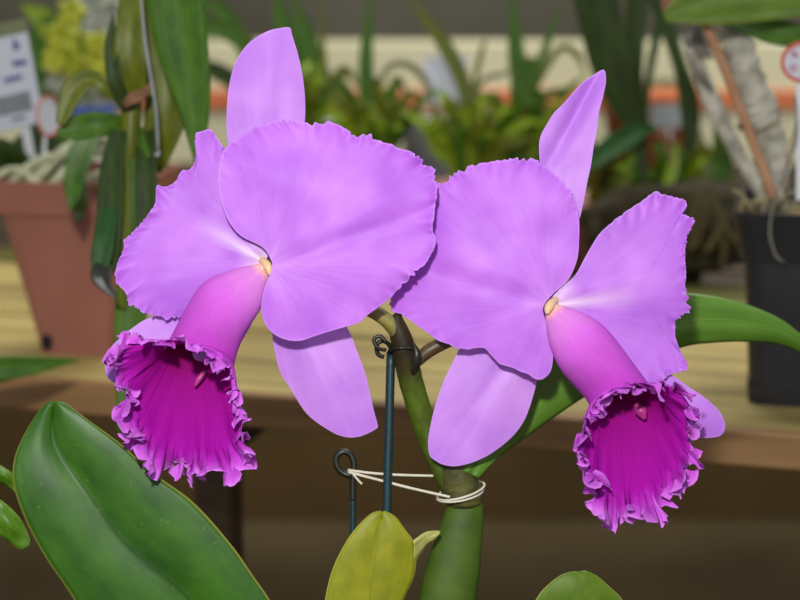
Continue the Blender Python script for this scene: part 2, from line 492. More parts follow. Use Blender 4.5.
petal('petal', [(226, 147), (221, 156), (218, 175), (219, 192), (222, 205), (229, 222), (241, 236), (262, 247), (270, 258), (272, 268), (264, 290), (261, 308), (264, 322),
      (272, 333), (286, 340), (300, 341), (313, 337), (325, 333), (342, 328), (358, 323), (368, 315), (376, 309), (388, 300), (398, 290), (408, 279), (417, 270), (426, 262),
      (434, 250), (436, 240), (433, 228), (435, 210), (437, 196), (437, 184), (434, 174), (428, 166), (421, 161), (414, 152), (400, 149), (391, 144), (381, 142), (374, 137),
      (366, 135), (354, 136), (349, 131), (343, 127), (329, 122), (312, 124), (292, 121), (271, 122), (250, 130), (237, 138)], (335, 225), H,
      lambda x, y: 10 + 13 * (1 - ((x - 330) / 150) ** 2) - 6 * ((y - 230) / 100) ** 2 + (x - 270) * 0.02, M['petal'], fa, frill=3.4, serr=2.4, seed=9.2,
      crease=((278, 266), (432, 205), 3.2, 9), wav=3.2, na=420)
petal('lateral_sepal', [(272, 330), (273, 342), (277, 362), (282, 376), (290, 388), (307, 414), (330, 431), (345, 437), (358, 437), (369, 433), (376, 429), (378, 427), (377, 422),
      (373, 407), (366, 376), (357, 351), (346, 325), (325, 295), (290, 270), (272, 262), (268, 290)], (322, 370), H,
      lambda x, y: -26 + 10 * math.exp(-((x - 322 - (y - 370) * .35) / 38) ** 2), M['sepal'], fa, wav=1.5, crease=((290, 290), (374, 426), 2.5, 9), seed=12.0)
petal('lateral_sepal', [(105, 362), (108, 352), (115, 343), (130, 330), (147, 319), (170, 312), (200, 300), (245, 272), (268, 262), (262, 300), (235, 350), (190, 385), (150, 388), (118, 384), (107, 376)],
      (170, 350), H, lambda x, y: -24 + 8 * math.exp(-((y - 350) / 35) ** 2), M['sepal'], fa, wav=1.5, seed=15.0)
OUT_A = [(117, 340), (127, 331), (147, 338), (163, 342), (170, 337), (183, 338), (195, 350), (210, 354), (223, 362), (232, 374), (236, 390), (242, 407), (245, 427), (247, 447), (245, 467),
         (238, 480), (223, 484), (207, 480), (190, 482), (178, 482), (168, 468), (158, 480), (147, 472), (142, 460), (128, 454), (124, 443), (138, 436), (128, 428), (117, 422), (115, 410), (129, 403), (126, 394), (118, 386), (109, 376), (106, 362), (109, 350)]
lip('lip', (268, 266), 8, (221, 312), 33, (198, 358), 37, 16, OUT_A, (188, 392), fa, seed=3.3, mrot=0.12)
tube('column', [W(268, 262, 4), W(240, 300, 8), W(220, 338, 8), W(212, 352, 8)], [5 * U, 6 * U, 6 * U, 3 * U], M['column'], fa)
tube('anther_cap', [W(206, 370, -2), W(199, 379, 0), W(195, 386, 0)], [2 * U, 3 * U, 1 * U], M['tip'], fa)
tube('flower_neck', [W(255, 256, -14), W(262, 260, 2), W(268, 267, 12), W(270, 275, 14)], [2 * U, 3.5 * U, 4.5 * U, 2 * U], M['anther'], fa)

# ---- flower B (beside the black pot)
fb = flower(plant, 'flower', 'lilac flower with its frilled lip hanging before the bench edge and dark space')
H = (550, 305)
petal('dorsal_sepal', [(540, 165), (539, 146), (541, 135), (547, 124), (554, 113), (563, 104), (581, 84), (592, 76), (600, 71), (605, 71), (606, 82), (603, 97), (599, 113), (597, 130), (594, 145), (591, 165), (587, 184),
      (580, 218), (570, 255), (558, 290), (550, 302), (545, 285), (546, 230), (543, 190)], (567, 170), H,
      lambda x, y: -14 - (300 - y) * 0.02 + (x - 567) * 0.10 - 9 * math.exp(-((x - 573 + (y - 120) * .55) / 9) ** 2) * sstep(190, 130, y), M['sepal'], fb, wav=2.4, seed=22.0)
petal('petal', [(437, 184), (448, 182), (453, 175), (458, 173), (466, 168), (477, 164), (487, 163), (497, 161), (510, 159), (523, 159), (534, 161), (545, 166), (557, 177), (565, 185), (570, 193), (576, 205), (579, 220), (579, 240), (577, 260),
      (568, 280), (555, 292), (546, 302), (543, 312), (549, 332), (553, 350), (551, 370), (543, 379), (535, 379), (528, 374), (521, 372), (513, 368), (500, 364), (495, 359), (490, 354), (484, 348), (471, 349), (459, 349), (447, 344), (439, 341), (431, 335),
      (422, 329), (411, 321), (402, 315), (390, 307), (396, 285), (404, 250), (415, 215), (426, 192)], (492, 262), H,
      lambda x, y: -3 + 12 * (1 - ((x - 500) / 100) ** 2) - 6 * ((y - 260) / 100) ** 2 - (550 - x) * 0.08, M['petal'], fb, frill=1.8, serr=2.2, seed=27.0,
      crease=((540, 303), (405, 262), 2.8, 9), wav=3.2, na=420)
petal('petal', [(552, 298), (558, 291), (567, 283), (576, 274), (588, 252), (601, 232), (620, 216), (631, 208), (642, 201), (650, 195), (657, 191), (663, 195), (669, 196), (676, 198), (683, 200), (687, 206), (682, 213), (688, 216), (693, 219), (692, 228), (689, 234),
      (686, 242), (685, 258), (686, 274), (686, 292), (688, 307), (685, 314), (676, 320), (675, 330), (676, 340), (680, 350), (683, 358), (688, 365), (684, 371), (676, 373), (667, 376), (655, 388), (635, 385), (605, 355), (575, 325), (552, 308)], (637, 295), H,
      lambda x, y: -10 + 9 * math.exp(-((y - 290) / 45) ** 2) - (x - 550) * 0.03, M['petal_white_heart'], fb, frill=3.2, serr=2.2, seed=33.0,
      crease=((556, 296), (690, 262), -4, 14), wav=3.0, na=360)
petal('lateral_sepal', [(461, 346), (453, 362), (445, 378), (439, 394), (434, 410), (430, 428), (428, 443), (430, 456), (436, 461), (441, 464), (449, 466), (458, 466), (474, 462), (492, 453), (511, 438), (524, 421), (532, 400), (537, 381), (545, 345), (550, 312),
      (535, 305), (505, 315), (475, 330)], (488, 395), H,
      lambda x, y: -30 + 10 * math.exp(-((x - 490 + (y - 395) * .35) / 38) ** 2), M['sepal'], fb, wav=1.5, crease=((530, 330), (437, 461), 2.5, 9), seed=38.0)
petal('lateral_sepal', [(673, 376), (690, 388), (702, 396), (712, 404), (720, 413), (725, 424), (723, 433), (716, 437), (697, 438), (670, 436), (630, 410), (590, 360), (556, 320), (552, 303), (580, 310), (630, 345)], (650, 385), H,
      lambda x, y: -26 + 8 * math.exp(-((y - x * .5 - 60) / 30) ** 2), M['sepal'], fb, wav=1.5, seed=41.0)
OUT_B = [(577, 440), (583, 428), (590, 415), (597, 402), (610, 391), (622, 388), (637, 387), (650, 384), (660, 379), (671, 378), (683, 385), (692, 395), (697, 415), (697, 432), (697, 448), (698, 462), (694, 474), (689, 486), (683, 497),
         (672, 494), (664, 496), (668, 512), (655, 526), (642, 523), (633, 511), (628, 526), (617, 533), (603, 526), (596, 514), (588, 500), (601, 487), (590, 482), (578, 470), (575, 455)]
lip('lip', (549, 306), 8, (586, 352), 31, (622, 398), 34, 15, OUT_B, (643, 440), fb, seed=13.7, mrot=-0.12)
tube('column', [W(552, 306, 4), W(575, 335, 8), W(598, 372, 8), W(612, 390, 8)], [5 * U, 6 * U, 6 * U, 3 * U], M['column'], fb)
tube('anther_cap', [W(636, 404, -2), W(641, 411, 0), W(645, 419, 0)], [3 * U, 6 * U, 2 * U], M['tip'], fb)
tube('flower_neck', [W(560, 297, -14), W(555, 300, 2), W(549, 307, 12), W(547, 314, 14)], [2 * U, 3.5 * U, 4.5 * U, 2 * U], M['anther'], fb)

# ---- stem, pedicels, bulb
tube('flower_stem', [W(466, 512, -54), W(450, 482, -54), W(429, 436, -54), W(412, 385, -44), (W(403, 345, -32)), W(397, 322, -28), W(400, 311, -27)],
     [10 * U, 13 * U, 13 * U, 12.5 * U, 12 * U, 8 * U, 1.5 * U], M['stem'], plant, seg=18, n=60, bump=0.05)
tube('pedicel', [W(400, 338, -29), W(384, 318, -24), W(350, 300, -22), W(300, 278, -20), W(270, 265, -12)], [7 * U, 7.5 * U, 7 * U, 6 * U, 5 * U], M['pedicel'], plant)
tube('pedicel', [W(414, 364, -30), W(430, 350, -28), W(455, 338, -30), W(500, 318, -34), W(548, 304, -16)], [6 * U, 7 * U, 6.5 * U, 6 * U, 5 * U], M['pedicel_brown'], plant)
tube('sheath', [W(465, 504, -52), W(464, 497, -51), W(461, 486, -50), W(456, 474, -50), W(450, 464, -50)], [17 * U, 20 * U, 19 * U, 17 * U, 13 * U], M['sheath'], plant, seg=24, bump=0.08)
tube('bract', [W(412, 372, -20), W(417, 356, -16), W(413, 342, -17)], [2 * U, 4.5 * U, 0.8 * U], M['clip'], plant)
tube('pseudobulb', [W(420, 700, -36), W(438, 640, -38), W(449, 590, -42), W(459, 540, -46), W(466, 505, -50), W(468, 490, -51)],
     [20 * U, 26 * U, 29 * U, 24 * U, 18 * U, 10 * U], M['bulb'], plant, seg=28, n=60, flat=0.6)

def leaf3(name, left, mid, right, mat, parent, n=60, m=17, thick=0.0012, smooth_w=None, space=None):
    """left/mid/right: lists of (x,y,w or d) from tip to base. Cross-section: quadratic blend through the three."""
    f = space or (lambda a: W(*a))
    Lr, Mr, Rr = catmull(left, n), catmull(mid, n), catmull(right, n)
    rows = []; uvs = []
    for i in range(n):
        row = []; ur = []
        for k in range(m):
            s = k / (m - 1) * 2 - 1
            if s < 0: a, b, q = Lr[i], Mr[i], -s
            else: a, b, q = Rr[i], Mr[i], s
            # slightly rounded halves with a grooved midrib
            p = [b[c] + (a[c] - b[c]) * q for c in range(3)]
            p[2] += (smooth_w if smooth_w is not None else 6) * math.sin(math.pi * q) * (1 if f(p) is not None else 1)
            row.append(f(p)); ur.append((k / (m - 1), i / (n - 1)))
        rows.append(row); uvs.append(ur)
    o = link(name, grid_mesh(name, rows, False, uvs, flip=True), mat, parent)
    if thick:
        sm = o.modifiers.new('thickness', 'SOLIDIFY'); sm.thickness = thick; sm.offset = 0
    return o

# big glossy leaf
leaf3('leaf', [(50, 402, 14), (42, 409, 16), (27, 431, 18), (15, 458, 22), (14, 485, 24), (26, 520, 22), (44, 554, 18), (65, 585, 14), (90, 620, 10), (150, 680, 4), (260, 750, -2), (330, 800, -6)],
      [(54, 402, 13), (52, 425, 13), (57, 450, 14), (87, 492, 14), (121, 539, 12), (150, 565, 10), (173, 583, 8), (200, 610, 4), (225, 640, 0), (260, 690, -4), (310, 750, -8), (340, 800, -10)],
      [(60, 402, 14), (68, 406, 16), (88, 420, 18), (121, 444, 18), (152, 472, 16), (193, 502, 14), (230, 543, 12), (254, 577, 10), (272, 604, 8), (300, 660, 4), (335, 740, 0), (350, 800, -6)],
      M['leaf_big'], plant, n=90, m=25, thick=0.0018, smooth_w=4)
# yellow-green leaf with folded tip
leaf3('leaf', [(381, 512, 0), (371, 514, 2), (358, 526, 4), (346, 542, 6), (333, 568, 6), (325, 600, 4), (322, 640, 0), (340, 700, -6)],
      [(382, 512, -2), (381, 520, 0), (379, 534, 2), (376, 550, 2), (373, 572, 2), (370, 600, 0), (370, 640, -2), (380, 700, -8)],
      [(384, 512, -2), (395, 517, 0), (405, 530, 0), (413, 541, -2), (416, 556, -6), (413, 578, -8), (402, 602, -8), (395, 640, -8), (400, 700, -10)],
      M['leaf_yellow'], plant, n=60, thick=0.0015, smooth_w=2)
leaf3('leaf_fold', [(440, 531, -20), (432, 531, -16), (424, 533, -10), (413, 541, 0)], [(440, 532, -19), (432, 534, -14), (423, 538, -8), (414, 545, 0)],
      [(440, 533, -18), (434, 540, -16), (426, 546, -14), (414, 566, -10)], M['leaf_cream'], plant, n=20, m=7, thick=0.0006, smooth_w=2)
# low leaf whose rounded tip just shows
leaf3('leaf', [(574, 572, 4), (562, 575, 6), (550, 583, 8), (538, 596, 8), (530, 615, 6), (520, 660, 0), (500, 720, -10)],
      [(578, 572, 3), (580, 579, 7), (581, 590, 9), (580, 607, 9), (570, 630, 4), (555, 670, -2), (515, 720, -12)],
      [(584, 571, 2), (596, 576, 2), (609, 587, 2), (622, 600, 0), (630, 625, -4), (600, 680, -8), (530, 720, -14)],
      M['leaf_low'], plant, n=40, thick=0.0015, smooth_w=1)
# long leaf arching away behind the second flower
leaf3('leaf', [(850, 412, -230), (822, 372, -220), (800, 352, -205), (776, 343, -190), (750, 341, -175), (715, 342, -160), (678, 348, -145), (620, 376, -120), (574, 403, -100), (527, 436, -75), (500, 456, -55), (478, 478, -36)],
      [(850, 411, -232), (824, 358, -212), (803, 340, -195), (777, 329, -180), (746, 321, -165), (712, 319, -150), (676, 323, -135), (615, 342, -112), (565, 375, -95), (520, 405, -72), (490, 440, -55), (470, 474, -38)],
      [(850, 410, -230), (826, 352, -214), (802, 336, -200), (777, 318, -185), (743, 304, -170), (708, 296, -155), (672, 294, -140), (610, 305, -120), (555, 342, -100), (510, 378, -78), (478, 425, -60), (462, 470, -40)],
      M['leaf_mid'], plant, n=80, thick=0.0014, smooth_w=4)

# ------------------------------------------------------------------ stakes, clip, string
st = empty('support_stake', W(387, 640, -40), 'tall dark teal stake clipped to the flower stem between the blooms', 'stake')
tube('shaft', [W(386, 640, -40), W(387, 510, -42), W(389, 430, -42), (W(391, 352, -42))], 4.6 * U, M['stake'], st, seg=12)
tube('hook', [W(391, 356, -42), W(390, 346, -38), W(383, 341, -36), W(377, 345, -36), W(378, 354, -36), W(384, 357, -37)], 2.4 * U, M['clip'], st, seg=8)
cl = empty('stem_clip', W(395, 352, -32), 'small dark wire clip holding the flower stem to the tall stake', 'clip')
ring = [W(402 + 13.5 * math.cos(a) , 350 - 4 * math.sin(a) + 2, -33 + 14.5 * math.sin(a)) for a in [k * math.pi / 6 for k in range(13)]]
tube('loop', ring, 1.3 * U, M['clip'], cl, seg=8)
tube('twist', [W(386, 350, -24), W(378, 348, -22), W(374, 340, -22), W(380, 336, -22), W(386, 342, -22)], 2.0 * U, M['clip'], cl, seg=8)
st2 = empty('support_stake', W(354, 640, -60), 'short teal stake with a dark looped top holding the string', 'stake')
tube('shaft', [W(354, 640, -60), W(353, 540, -60), W(353, 500, -60), W(353, 470, -60)], 3.2 * U, M['stake'], st2, seg=10)
tube('loop', [W(353, 500, -59), W(353, 480, -59), W(354, 464, -59), W(350, 454, -59), W(342, 452, -58), (W(336, 458, -58)), W(338, 468, -58), W(345, 474, -58), W(352, 475, -57)], 3.4 * U, M['clip'], st2, seg=8)
sg = empty('string_tie', W(455, 490, -28), 'cream string tied from the looped stake around the bulb top', 'string')
tube('strand', [W(348, 470, -54), W(370, 473, -50), W(400, 475, -46), W(444, 476, -54)], 1.3 * U, M['string'], sg, seg=8)
tube('strand', [W(348, 472, -53), W(375, 479, -48), W(410, 488, -44), W(450, 497, -31)], 1.4 * U, M['string'], sg, seg=8)
lp = [W(460 + 23 * math.cos(a), 491 - 7 * math.sin(a) - 4 * math.cos(a) + 3, -52 - 24 * math.sin(a)) for a in [math.pi * .72 + k * math.pi / 8 for k in range(17)]]
tube('knot_loop', lp, 1.2 * U, M['string'], sg, seg=8)
lp2 = [W(461 + 23.5 * math.cos(a), 488 - 7 * math.sin(a) - 6 * math.cos(a) + 3, -52 - 25 * math.sin(a)) for a in [math.pi * .72 + k * math.pi / 8 for k in range(17)]]
tube('knot_loop', lp2, 1.2 * U, M['string'], sg, seg=8)
tube('loose_end', [W(353, 474, -52), W(358, 480, -50), W(362, 484, -50)], 1.2 * U, M['string'], sg, seg=6)

exec_bg = True
# ------------------------------------------------------------------ strap leaves
def blade(parent, mat, pts, wid, d=None, name='leaf', fold=0.25, n=40, m=7, thick=0.0008, roll=0.0, tipk=0.5, blunt=False):
    """pts (x, y, depth) from base to tip, wid: half widths in metres along it."""
    pts = [(p[0], p[1], p[2] if len(p) > 2 else d) for p in pts]
    V = [P(*p) for p in pts]
    if not isinstance(wid, (list, tuple)):
        k = len(V) - 1
        wid = [wid * (0.55 + 0.45 * min(1, 2.5 * i / k)) * (1 if i < k else (0.35 if blunt else 0.04)) * (1 - 0.25 * (i / k) ** 3) for i in range(k + 1)]
    q = catmull([(v.x, v.y, v.z, w) for v, w in zip(V, wid)], n)
    rows = []; uvs = []
    for i in range(n):
        c = Vector(q[i][:3]); w = max(q[i][3], 1e-5)
        t = (Vector(q[min(i + 1, n - 1)][:3]) - Vector(q[max(i - 1, 0)][:3])).normalized()
        view = -FW
        s = t.cross(view)
        if s.length < 1e-4: s = RT.copy()
        s.normalize(); nn = s.cross(t).normalized()
        s2 = (s * math.cos(roll) + nn * math.sin(roll)); n2 = s2.cross(t).normalized()
        row = []; ur = []
        for k in range(m):
            u = k / (m - 1) * 2 - 1
            row.append(c + s2 * u * w - n2 * (1 - abs(u)) * w * fold); ur.append((k / (m - 1), i / (n - 1)))
        rows.append(row); uvs.append(ur)
    o = link(name, grid_mesh(name, rows, False, uvs), mat, parent)
    if thick:
        sm = o.modifiers.new('thickness', 'SOLIDIFY'); sm.thickness = thick; sm.offset = 0
    return o

M['terracotta'] = simple('terracotta_plastic', (146, 92, 76), (158, 102, 84), 18, 0.5, 0.05)
M['black_plastic'] = simple('black_plastic', (22, 22, 24), (32, 32, 34), 30, 0.45)
M['hole'] = simple('hole_black', (6, 6, 6), (12, 10, 10), 30, 0.9)
M['moss'] = simple('moss_substrate', (60, 52, 28), (130, 118, 78), 120, 0.95, 1.0, bdist=0.004)
M['root'] = simple('aerial_root_pale', (150, 156, 118), (206, 206, 172), 90, 0.7, 0.3)
M['root_tan'] = simple('dry_root_tan', (120, 112, 78), (158, 146, 106), 90, 0.8, 0.3)
M['root_grey'] = simple('thin_root_grey', (96, 92, 88), (130, 124, 112), 90, 0.8, 0.3)
M['cane'] = simple('cane_grey', (124, 120, 104), (196, 192, 176), 70, 0.8, 0.4, detail=7, bdist=0.002)
M['stick'] = simple('wood_stick', (146, 104, 70), (176, 132, 96), 60, 0.7, 0.3)
M['white_card'] = simple('white_card', (172, 176, 184), (188, 191, 196), 10, 0.5)
M['ink'] = simple('blue_ink', (34, 34, 120), (44, 44, 140), 40, 0.6)
M['grey_ink'] = simple('grey_print', (104, 106, 110), (116, 118, 122), 40, 0.6)
M['red'] = simple('red_print', (190, 34, 24), (204, 44, 30), 40, 0.5)
M['maroon'] = simple('maroon_ink', (150, 60, 96), (160, 70, 110), 40, 0.5)
M['metal'] = simple('wire_grey', (120, 124, 124), (150, 152, 150), 60, 0.4)
M['yellow_fl'] = simple('yellow_blossom', (140, 150, 16), (176, 178, 44), 60, 0.6)
M['white_pl'] = simple('white_plastic', (206, 206, 206), (190, 192, 194), 12, 0.4)
M['brown'] = simple('dry_brown', (96, 64, 40), (132, 92, 60), 80, 0.8)

# ------------------------------------------------------------------ boxes
def box(name, cx, cy, cz, sx, sy, sz, mat, parent, bev=0.002, M4=None, taper=1.0):
    bm = bmesh.new(); bmesh.ops.create_cube(bm, size=1)
    for v in bm.verts:
        k = taper if v.co.z < 0 else 1
        v.co = Vector((v.co.x * sx * k + cx, v.co.y * sy * k + cy, v.co.z * sz + cz))
    if bev: bmesh.ops.bevel(bm, geom=bm.edges[:], offset=bev, segments=2, affect='EDGES', profile=0.5)
    me = bpy.data.meshes.new(name); bm.to_mesh(me); bm.free()
    if M4 is not None: me.transform(M4)
    o = link(name, me, mat, parent, smooth=False)
    return o

# ------------------------------------------------------------------ bench
YAW = math.radians(-15.5)
ZB = 0.75
org = G(400, 406, ZB)
BM = Matrix.Translation(org) @ Matrix.Rotation(YAW, 4, 'Z')
def wood(name, c1, c2, c3, rough=0.65):
    m, nt, b = nmat(name)
    tc = N(nt, 'ShaderNodeTexCoord')
    mp = N(nt, 'ShaderNodeMapping'); mp.inputs['Rotation'].default_value = (0, 0, -YAW)
    nt.links.new(tc.outputs['Object'], mp.inputs['Vector'])
    n1 = noisetex(nt, mp.outputs['Vector'], 1.0, 5, (5, 60, 60), 0.6)
    n2 = noisetex(nt, mp.outputs['Vector'], 1.0, 3, (4, 9, 9))
    r1 = ramp(nt, [(0.3, c1), (0.5, c2), (0.72, c3)], n1.outputs['Fac'])
    r2 = ramp(nt, [(0.3, (170, 160, 140)), (0.65, (255, 255, 255))], n2.outputs['Fac'])
    c = mixc(nt, 0.7, r1.outputs['Color'], r2.outputs['Color'], 'MULTIPLY')
    nt.links.new(c, b.inputs['Base Color']); b.inputs['Roughness'].default_value = rough
    bump(nt, b, n1.outputs['Fac'], 0.3, 0.002)
    return m
M['plank'] = wood('plank_wood', (142, 122, 62), (182, 162, 94), (200, 182, 116))
M['fascia'] = wood('fascia_wood', (116, 84, 46), (150, 112, 66), (166, 128, 84))
M['olive'] = wood('mossy_wood', (72, 70, 16), (98, 96, 26), (120, 112, 36))
M['dark_wood'] = wood('dark_wood', (44, 32, 16), (60, 44, 22), (72, 54, 28))
M['leg_wood'] = wood('leg_wood', (62, 46, 24), (80, 60, 32), (92, 70, 40))
bench = empty('plant_bench', org * 1, 'weathered pale wooden bench of long planks carrying both pots', 'bench')
for k, (y0, y1) in enumerate([(0.0125, 0.098), (0.105, 0.2), (0.207, 0.308), (0.315, 0.425)]):
    box('plank', 0, (y0 + y1) / 2, -0.011 - 0.0008 * (k % 2), 2.2, y1 - y0, 0.022, M['plank'], bench, 0.003, BM)
box('front_rail', 0, 0.006, -0.0125, 2.2, 0.012, 0.025, M['fascia'], bench, 0.002, BM)
box('back_rail', 0, 0.40, -0.045, 2.2, 0.04, 0.044, M['dark_wood'], bench, 0.002, BM)
for lx in (-0.9, -0.165, 0.75):
    for ly in ((0.035, 0.38) if abs(lx) > .5 else (0.035,)):
        box('leg', lx, ly + 0.03, -0.022 - (ZB - 0.022) / 2, 0.03, 0.03, ZB - 0.022, M['leg_wood'], bench, 0.002, BM)
for lx in (-0.9, -0.165, 0.75):
    box('cross_bar', lx, 0.22, -0.045, 0.036, 0.34, 0.04, M['dark_wood'], bench, 0.002, BM)

bench2 = empty('plant_bench', BM @ Vector((0, 0.5, -0.05)), 'dark mossy bench standing right behind the pale plank bench', 'bench')
box('mossy_rail', 0, 0.475, -0.022, 2.4, 0.06, 0.04, M['olive'], bench2, 0.003, BM)
for k in range(3):
    box('slat', 0, 0.60 + k * 0.13, -0.03, 2.4, 0.115, 0.02, M['dark_wood'], bench2, 0.002, BM)
for lx in (-1.1, 1.1):
    for ly in (0.49, 0.88):
        box('leg', lx, ly, -0.04 - (ZB - 0.04) / 2, 0.05, 0.05, ZB - 0.04, M['dark_wood'], bench2, 0.002, BM)

# ------------------------------------------------------------------ square pots
def square_pot(name, label, cat, M4, top, bot, h, rim_h, rim_out, mat, holes, fill=None):
    e = empty(name, M4 @ Vector((0, 0, 0)), label, cat)
    def shell(nm, z0, s0, z1, s1, th, r=0.012):
        bm = bmesh.new()
        def sq(z, s, rr):
            out = []
            for cxs, cys, a0 in ((1, 1, 0), (-1, 1, 90), (-1, -1, 180), (1, -1, 270)):
                for q in range(5):
                    a = math.radians(a0 + q * 22.5)
                    out.append(bm.verts.new((cxs * (s / 2 - rr) + rr * math.cos(a), cys * (s / 2 - rr) + rr * math.sin(a), z)))
            return out
        a = sq(z0, s0, r); b = sq(z1, s1, r); c = sq(z1, s1 - 2 * th, r * .8); d = sq(z0 + th, s0 - 2 * th, r * .8)
        n = len(a)
        for p, q in ((a, b), (b, c), (c, d)):
            for i in range(n): bm.faces.new((p[i], p[(i + 1) % n], q[(i + 1) % n], q[i]))
        if nm == 'body':
            bm.faces.new(list(reversed(a))); bm.faces.new(d)
        else:
            for i in range(n): bm.faces.new((d[i], d[(i + 1) % n], a[(i + 1) % n], a[i]))
        me = bpy.data.meshes.new(nm); bm.to_mesh(me); bm.free(); me.transform(M4)
        return link(nm, me, mat, e, smooth=False)
    shell('body', 0, bot, h - rim_h * 0.3, top - rim_out * 2 - 0.002, 0.003)
    shell('rim', h - rim_h, top - rim_out * 2 + 0.0005, h, top, 0.004)
    shell('foot', -0.0, bot + 0.002, 0.014, bot + 0.0045, 0.003)
    if fill:
        bm = bmesh.new(); bmesh.ops.create_grid(bm, x_segments=24, y_segments=24, size=(top - rim_out * 2 - 0.008) / 2)
        for v in bm.verts: v.co.z = h - 0.012 + 0.008 * nz(v.co.x * 60, v.co.y * 60, 1)
        me = bpy.data.meshes.new('potting_mix'); bm.to_mesh(me); bm.free(); me.transform(M4); link('potting_mix', me, fill, e)
    for (hx, hz, rr) in holes:
        k = bot / 2 + (top / 2 - rim_out - bot / 2) * hz / h
        bm = bmesh.new(); bmesh.ops.create_circle(bm, cap_ends=True, segments=20, radius=1)
        for v in bm.verts:
            v.co = Vector((hx + v.co.x * rr * 0.7, -k - 0.0035, hz + v.co.y * rr))
        me = bpy.data.meshes.new('drainage_hole'); bm.to_mesh(me); bm.free(); me.transform(M4); link('drainage_hole', me, M['hole'], e)
    return e

pb = G(76, 357, ZB)
PA = Matrix.Translation(pb) @ Matrix.Rotation(math.radians(-9), 4, 'Z') @ Matrix.Translation((0, 0.038, 0))
square_pot('terracotta_pot', 'square terracotta-coloured plastic pot with a dark drainage hole, on the bench', 'pot', PA, 0.126, 0.066, 0.142, 0.026, 0.005, M['terracotta'], [(-0.0235, 0.011, 0.0065)], M['moss'])
pb2 = G(800, 408, ZB)
PB = Matrix.Translation(pb2) @ Matrix.Rotation(math.radians(-13), 4, 'Z') @ Matrix.Translation((0.012, 0.05, 0))
square_pot('black_pot', 'square black plastic pot holding grey canes, on the bench', 'pot', PB, 0.128, 0.096, 0.140, 0.034, 0.006, M['black_plastic'], [], M['moss'])

# ------------------------------------------------------------------ plant in the terracotta pot
o = empty('pale_root_orchid', P(60, 190, 1.42), 'low orchid with thick pale arching roots in the terracotta-coloured pot', 'orchid')
for pts, r in [([(18, 205), (42, 182), (66, 160), (92, 149), (110, 150)], .0042), ([(40, 208), (60, 186), (80, 166), (98, 160), (108, 166)], .0036),
               ([(78, 206), (88, 192), (100, 186), (108, 196)], .004),
               ([(2, 208), (14, 190), (30, 176), (50, 166)], .0032), ([(-8, 190), (10, 180), (28, 185), (46, 205)], .003), ([(100, 205), (108, 190), (118, 184), (128, 200)], .004)]:
    tube('root', [P(x, y - 10, 1.41 - 0.0004 * i * 10) for i, (x, y) in enumerate(pts)], r * 1.15, M['root'], o, seg=10)
blade(o, M['blade_green'], [(98, 128, 1.36), (84, 145, 1.33), (76, 170, 1.31), (73, 192, 1.3), (70, 212, 1.3)], [.004, .009, .0085, .006, .0005])
blade(o, M['blade_dark'], [(82, 175, 1.36), (80, 195, 1.31), (79, 212, 1.31), (77, 224, 1.31)], [.003, .005, .004, .0005])
blade(o, M['blade_dark'], [(30, 200, 1.45), (14, 175, 1.42), (-12, 160, 1.4), (-40, 160, 1.4)], .02)
blade(o, M['blade_dark'], [(60, 200, 1.46), (50, 175, 1.45), (30, 150, 1.45), (10, 145, 1.45)], .02)

# ------------------------------------------------------------------ hanging strap orchid on a wire, before the pot
hv = empty('hanging_orchid', P(130, 300, 1.16), 'strap-leaved orchid hanging on a wire before the terracotta-coloured pot', 'orchid')
tube('stem', [P(126, 330, 1.17), P(127, 220, 1.17), P(130, 140, 1.16), P(134, 60, 1.16), P(136, -60, 1.16)], [.004, .006, .0065, .006, .004], M['blade_olive'], hv, seg=10)
blade(hv, M['blade_olive'], [(134, 100, 1.15), (130, 60, 1.14), (131, 20, 1.14), (134, -40, 1.15)], [.008, .0105, .009, .006])
blade(hv, M['blade_dark'], [(128, 110, 1.15), (115, 80, 1.14), (111, 45, 1.14), (113, 15, 1.14)], [.004, .005, .004, .0004])
blade(hv, M['blade_green'], [(160, -60, 1.1), (172, -20, 1.11), (181, 40, 1.12), (193, 100, 1.13), (199, 168, 1.14)], [.018, .0185, .0165, .011, .002])
blade(hv, M['blade_olive'], [(150, 170, 1.18), (166, 110, 1.17), (164, 50, 1.17), (150, -20, 1.16)], [.008, .014, .012, .008])
blade(hv, M['blade_olive'], [(126, 105, 1.15), (104, 86, 1.14), (88, 78, 1.14), (72, 92, 1.14), (60, 124, 1.14)], [.003, .0045, .006, .0075, .003])
blade(hv, M['blade_green'], [(128, 128, 1.16), (100, 124, 1.15), (78, 128, 1.15), (58, 134, 1.15)], [.006, .008, .008, .003])
blade(hv, M['blade_dark'], [(118, 130, 1.15), (112, 170, 1.14), (109, 220, 1.13), (104, 262, 1.13), (98, 280, 1.13)], [.005, .0078, .0085, .0085, .003])
blade(hv, M['blade_bluegreen'], [(116, 190, 1.14), (106, 230, 1.125), (101, 258, 1.12), (98, 276, 1.12)], [.003, .006, .0065, .003])
blade(hv, M['clip'], [(104, 264, 1.12), (101, 275, 1.115), (106, 286, 1.115), (116, 297, 1.115)], [.005, .0065, .004, .001], name='dried_leaf_tip', n=30)
blade(hv, M['blade_green'], [(130, 130, 1.16), (139, 190, 1.15), (139, 250, 1.15), (130, 320, 1.15), (127, 380, 1.15), (122, 432, 1.15)], [.008, .0125, .0125, .010, .0075, .003])
blade(hv, M['blade_olive'], [(122, 140, 1.15), (124, 200, 1.145), (124, 260, 1.145), (122, 310, 1.15)], [.003, .0042, .004, .002])
blade(hv, M['blade_dark'], [(146, 130, 1.165), (146, 170, 1.15), (145, 230, 1.148), (140, 290, 1.15)], [.005, .007, .006, .002])
blade(hv, M['brown'], [(124, 106, 1.14), (131, 99, 1.135), (142, 94, 1.135), (150, 84, 1.135)], [.002, .0035, .0035, .001], name='dry_sheath')
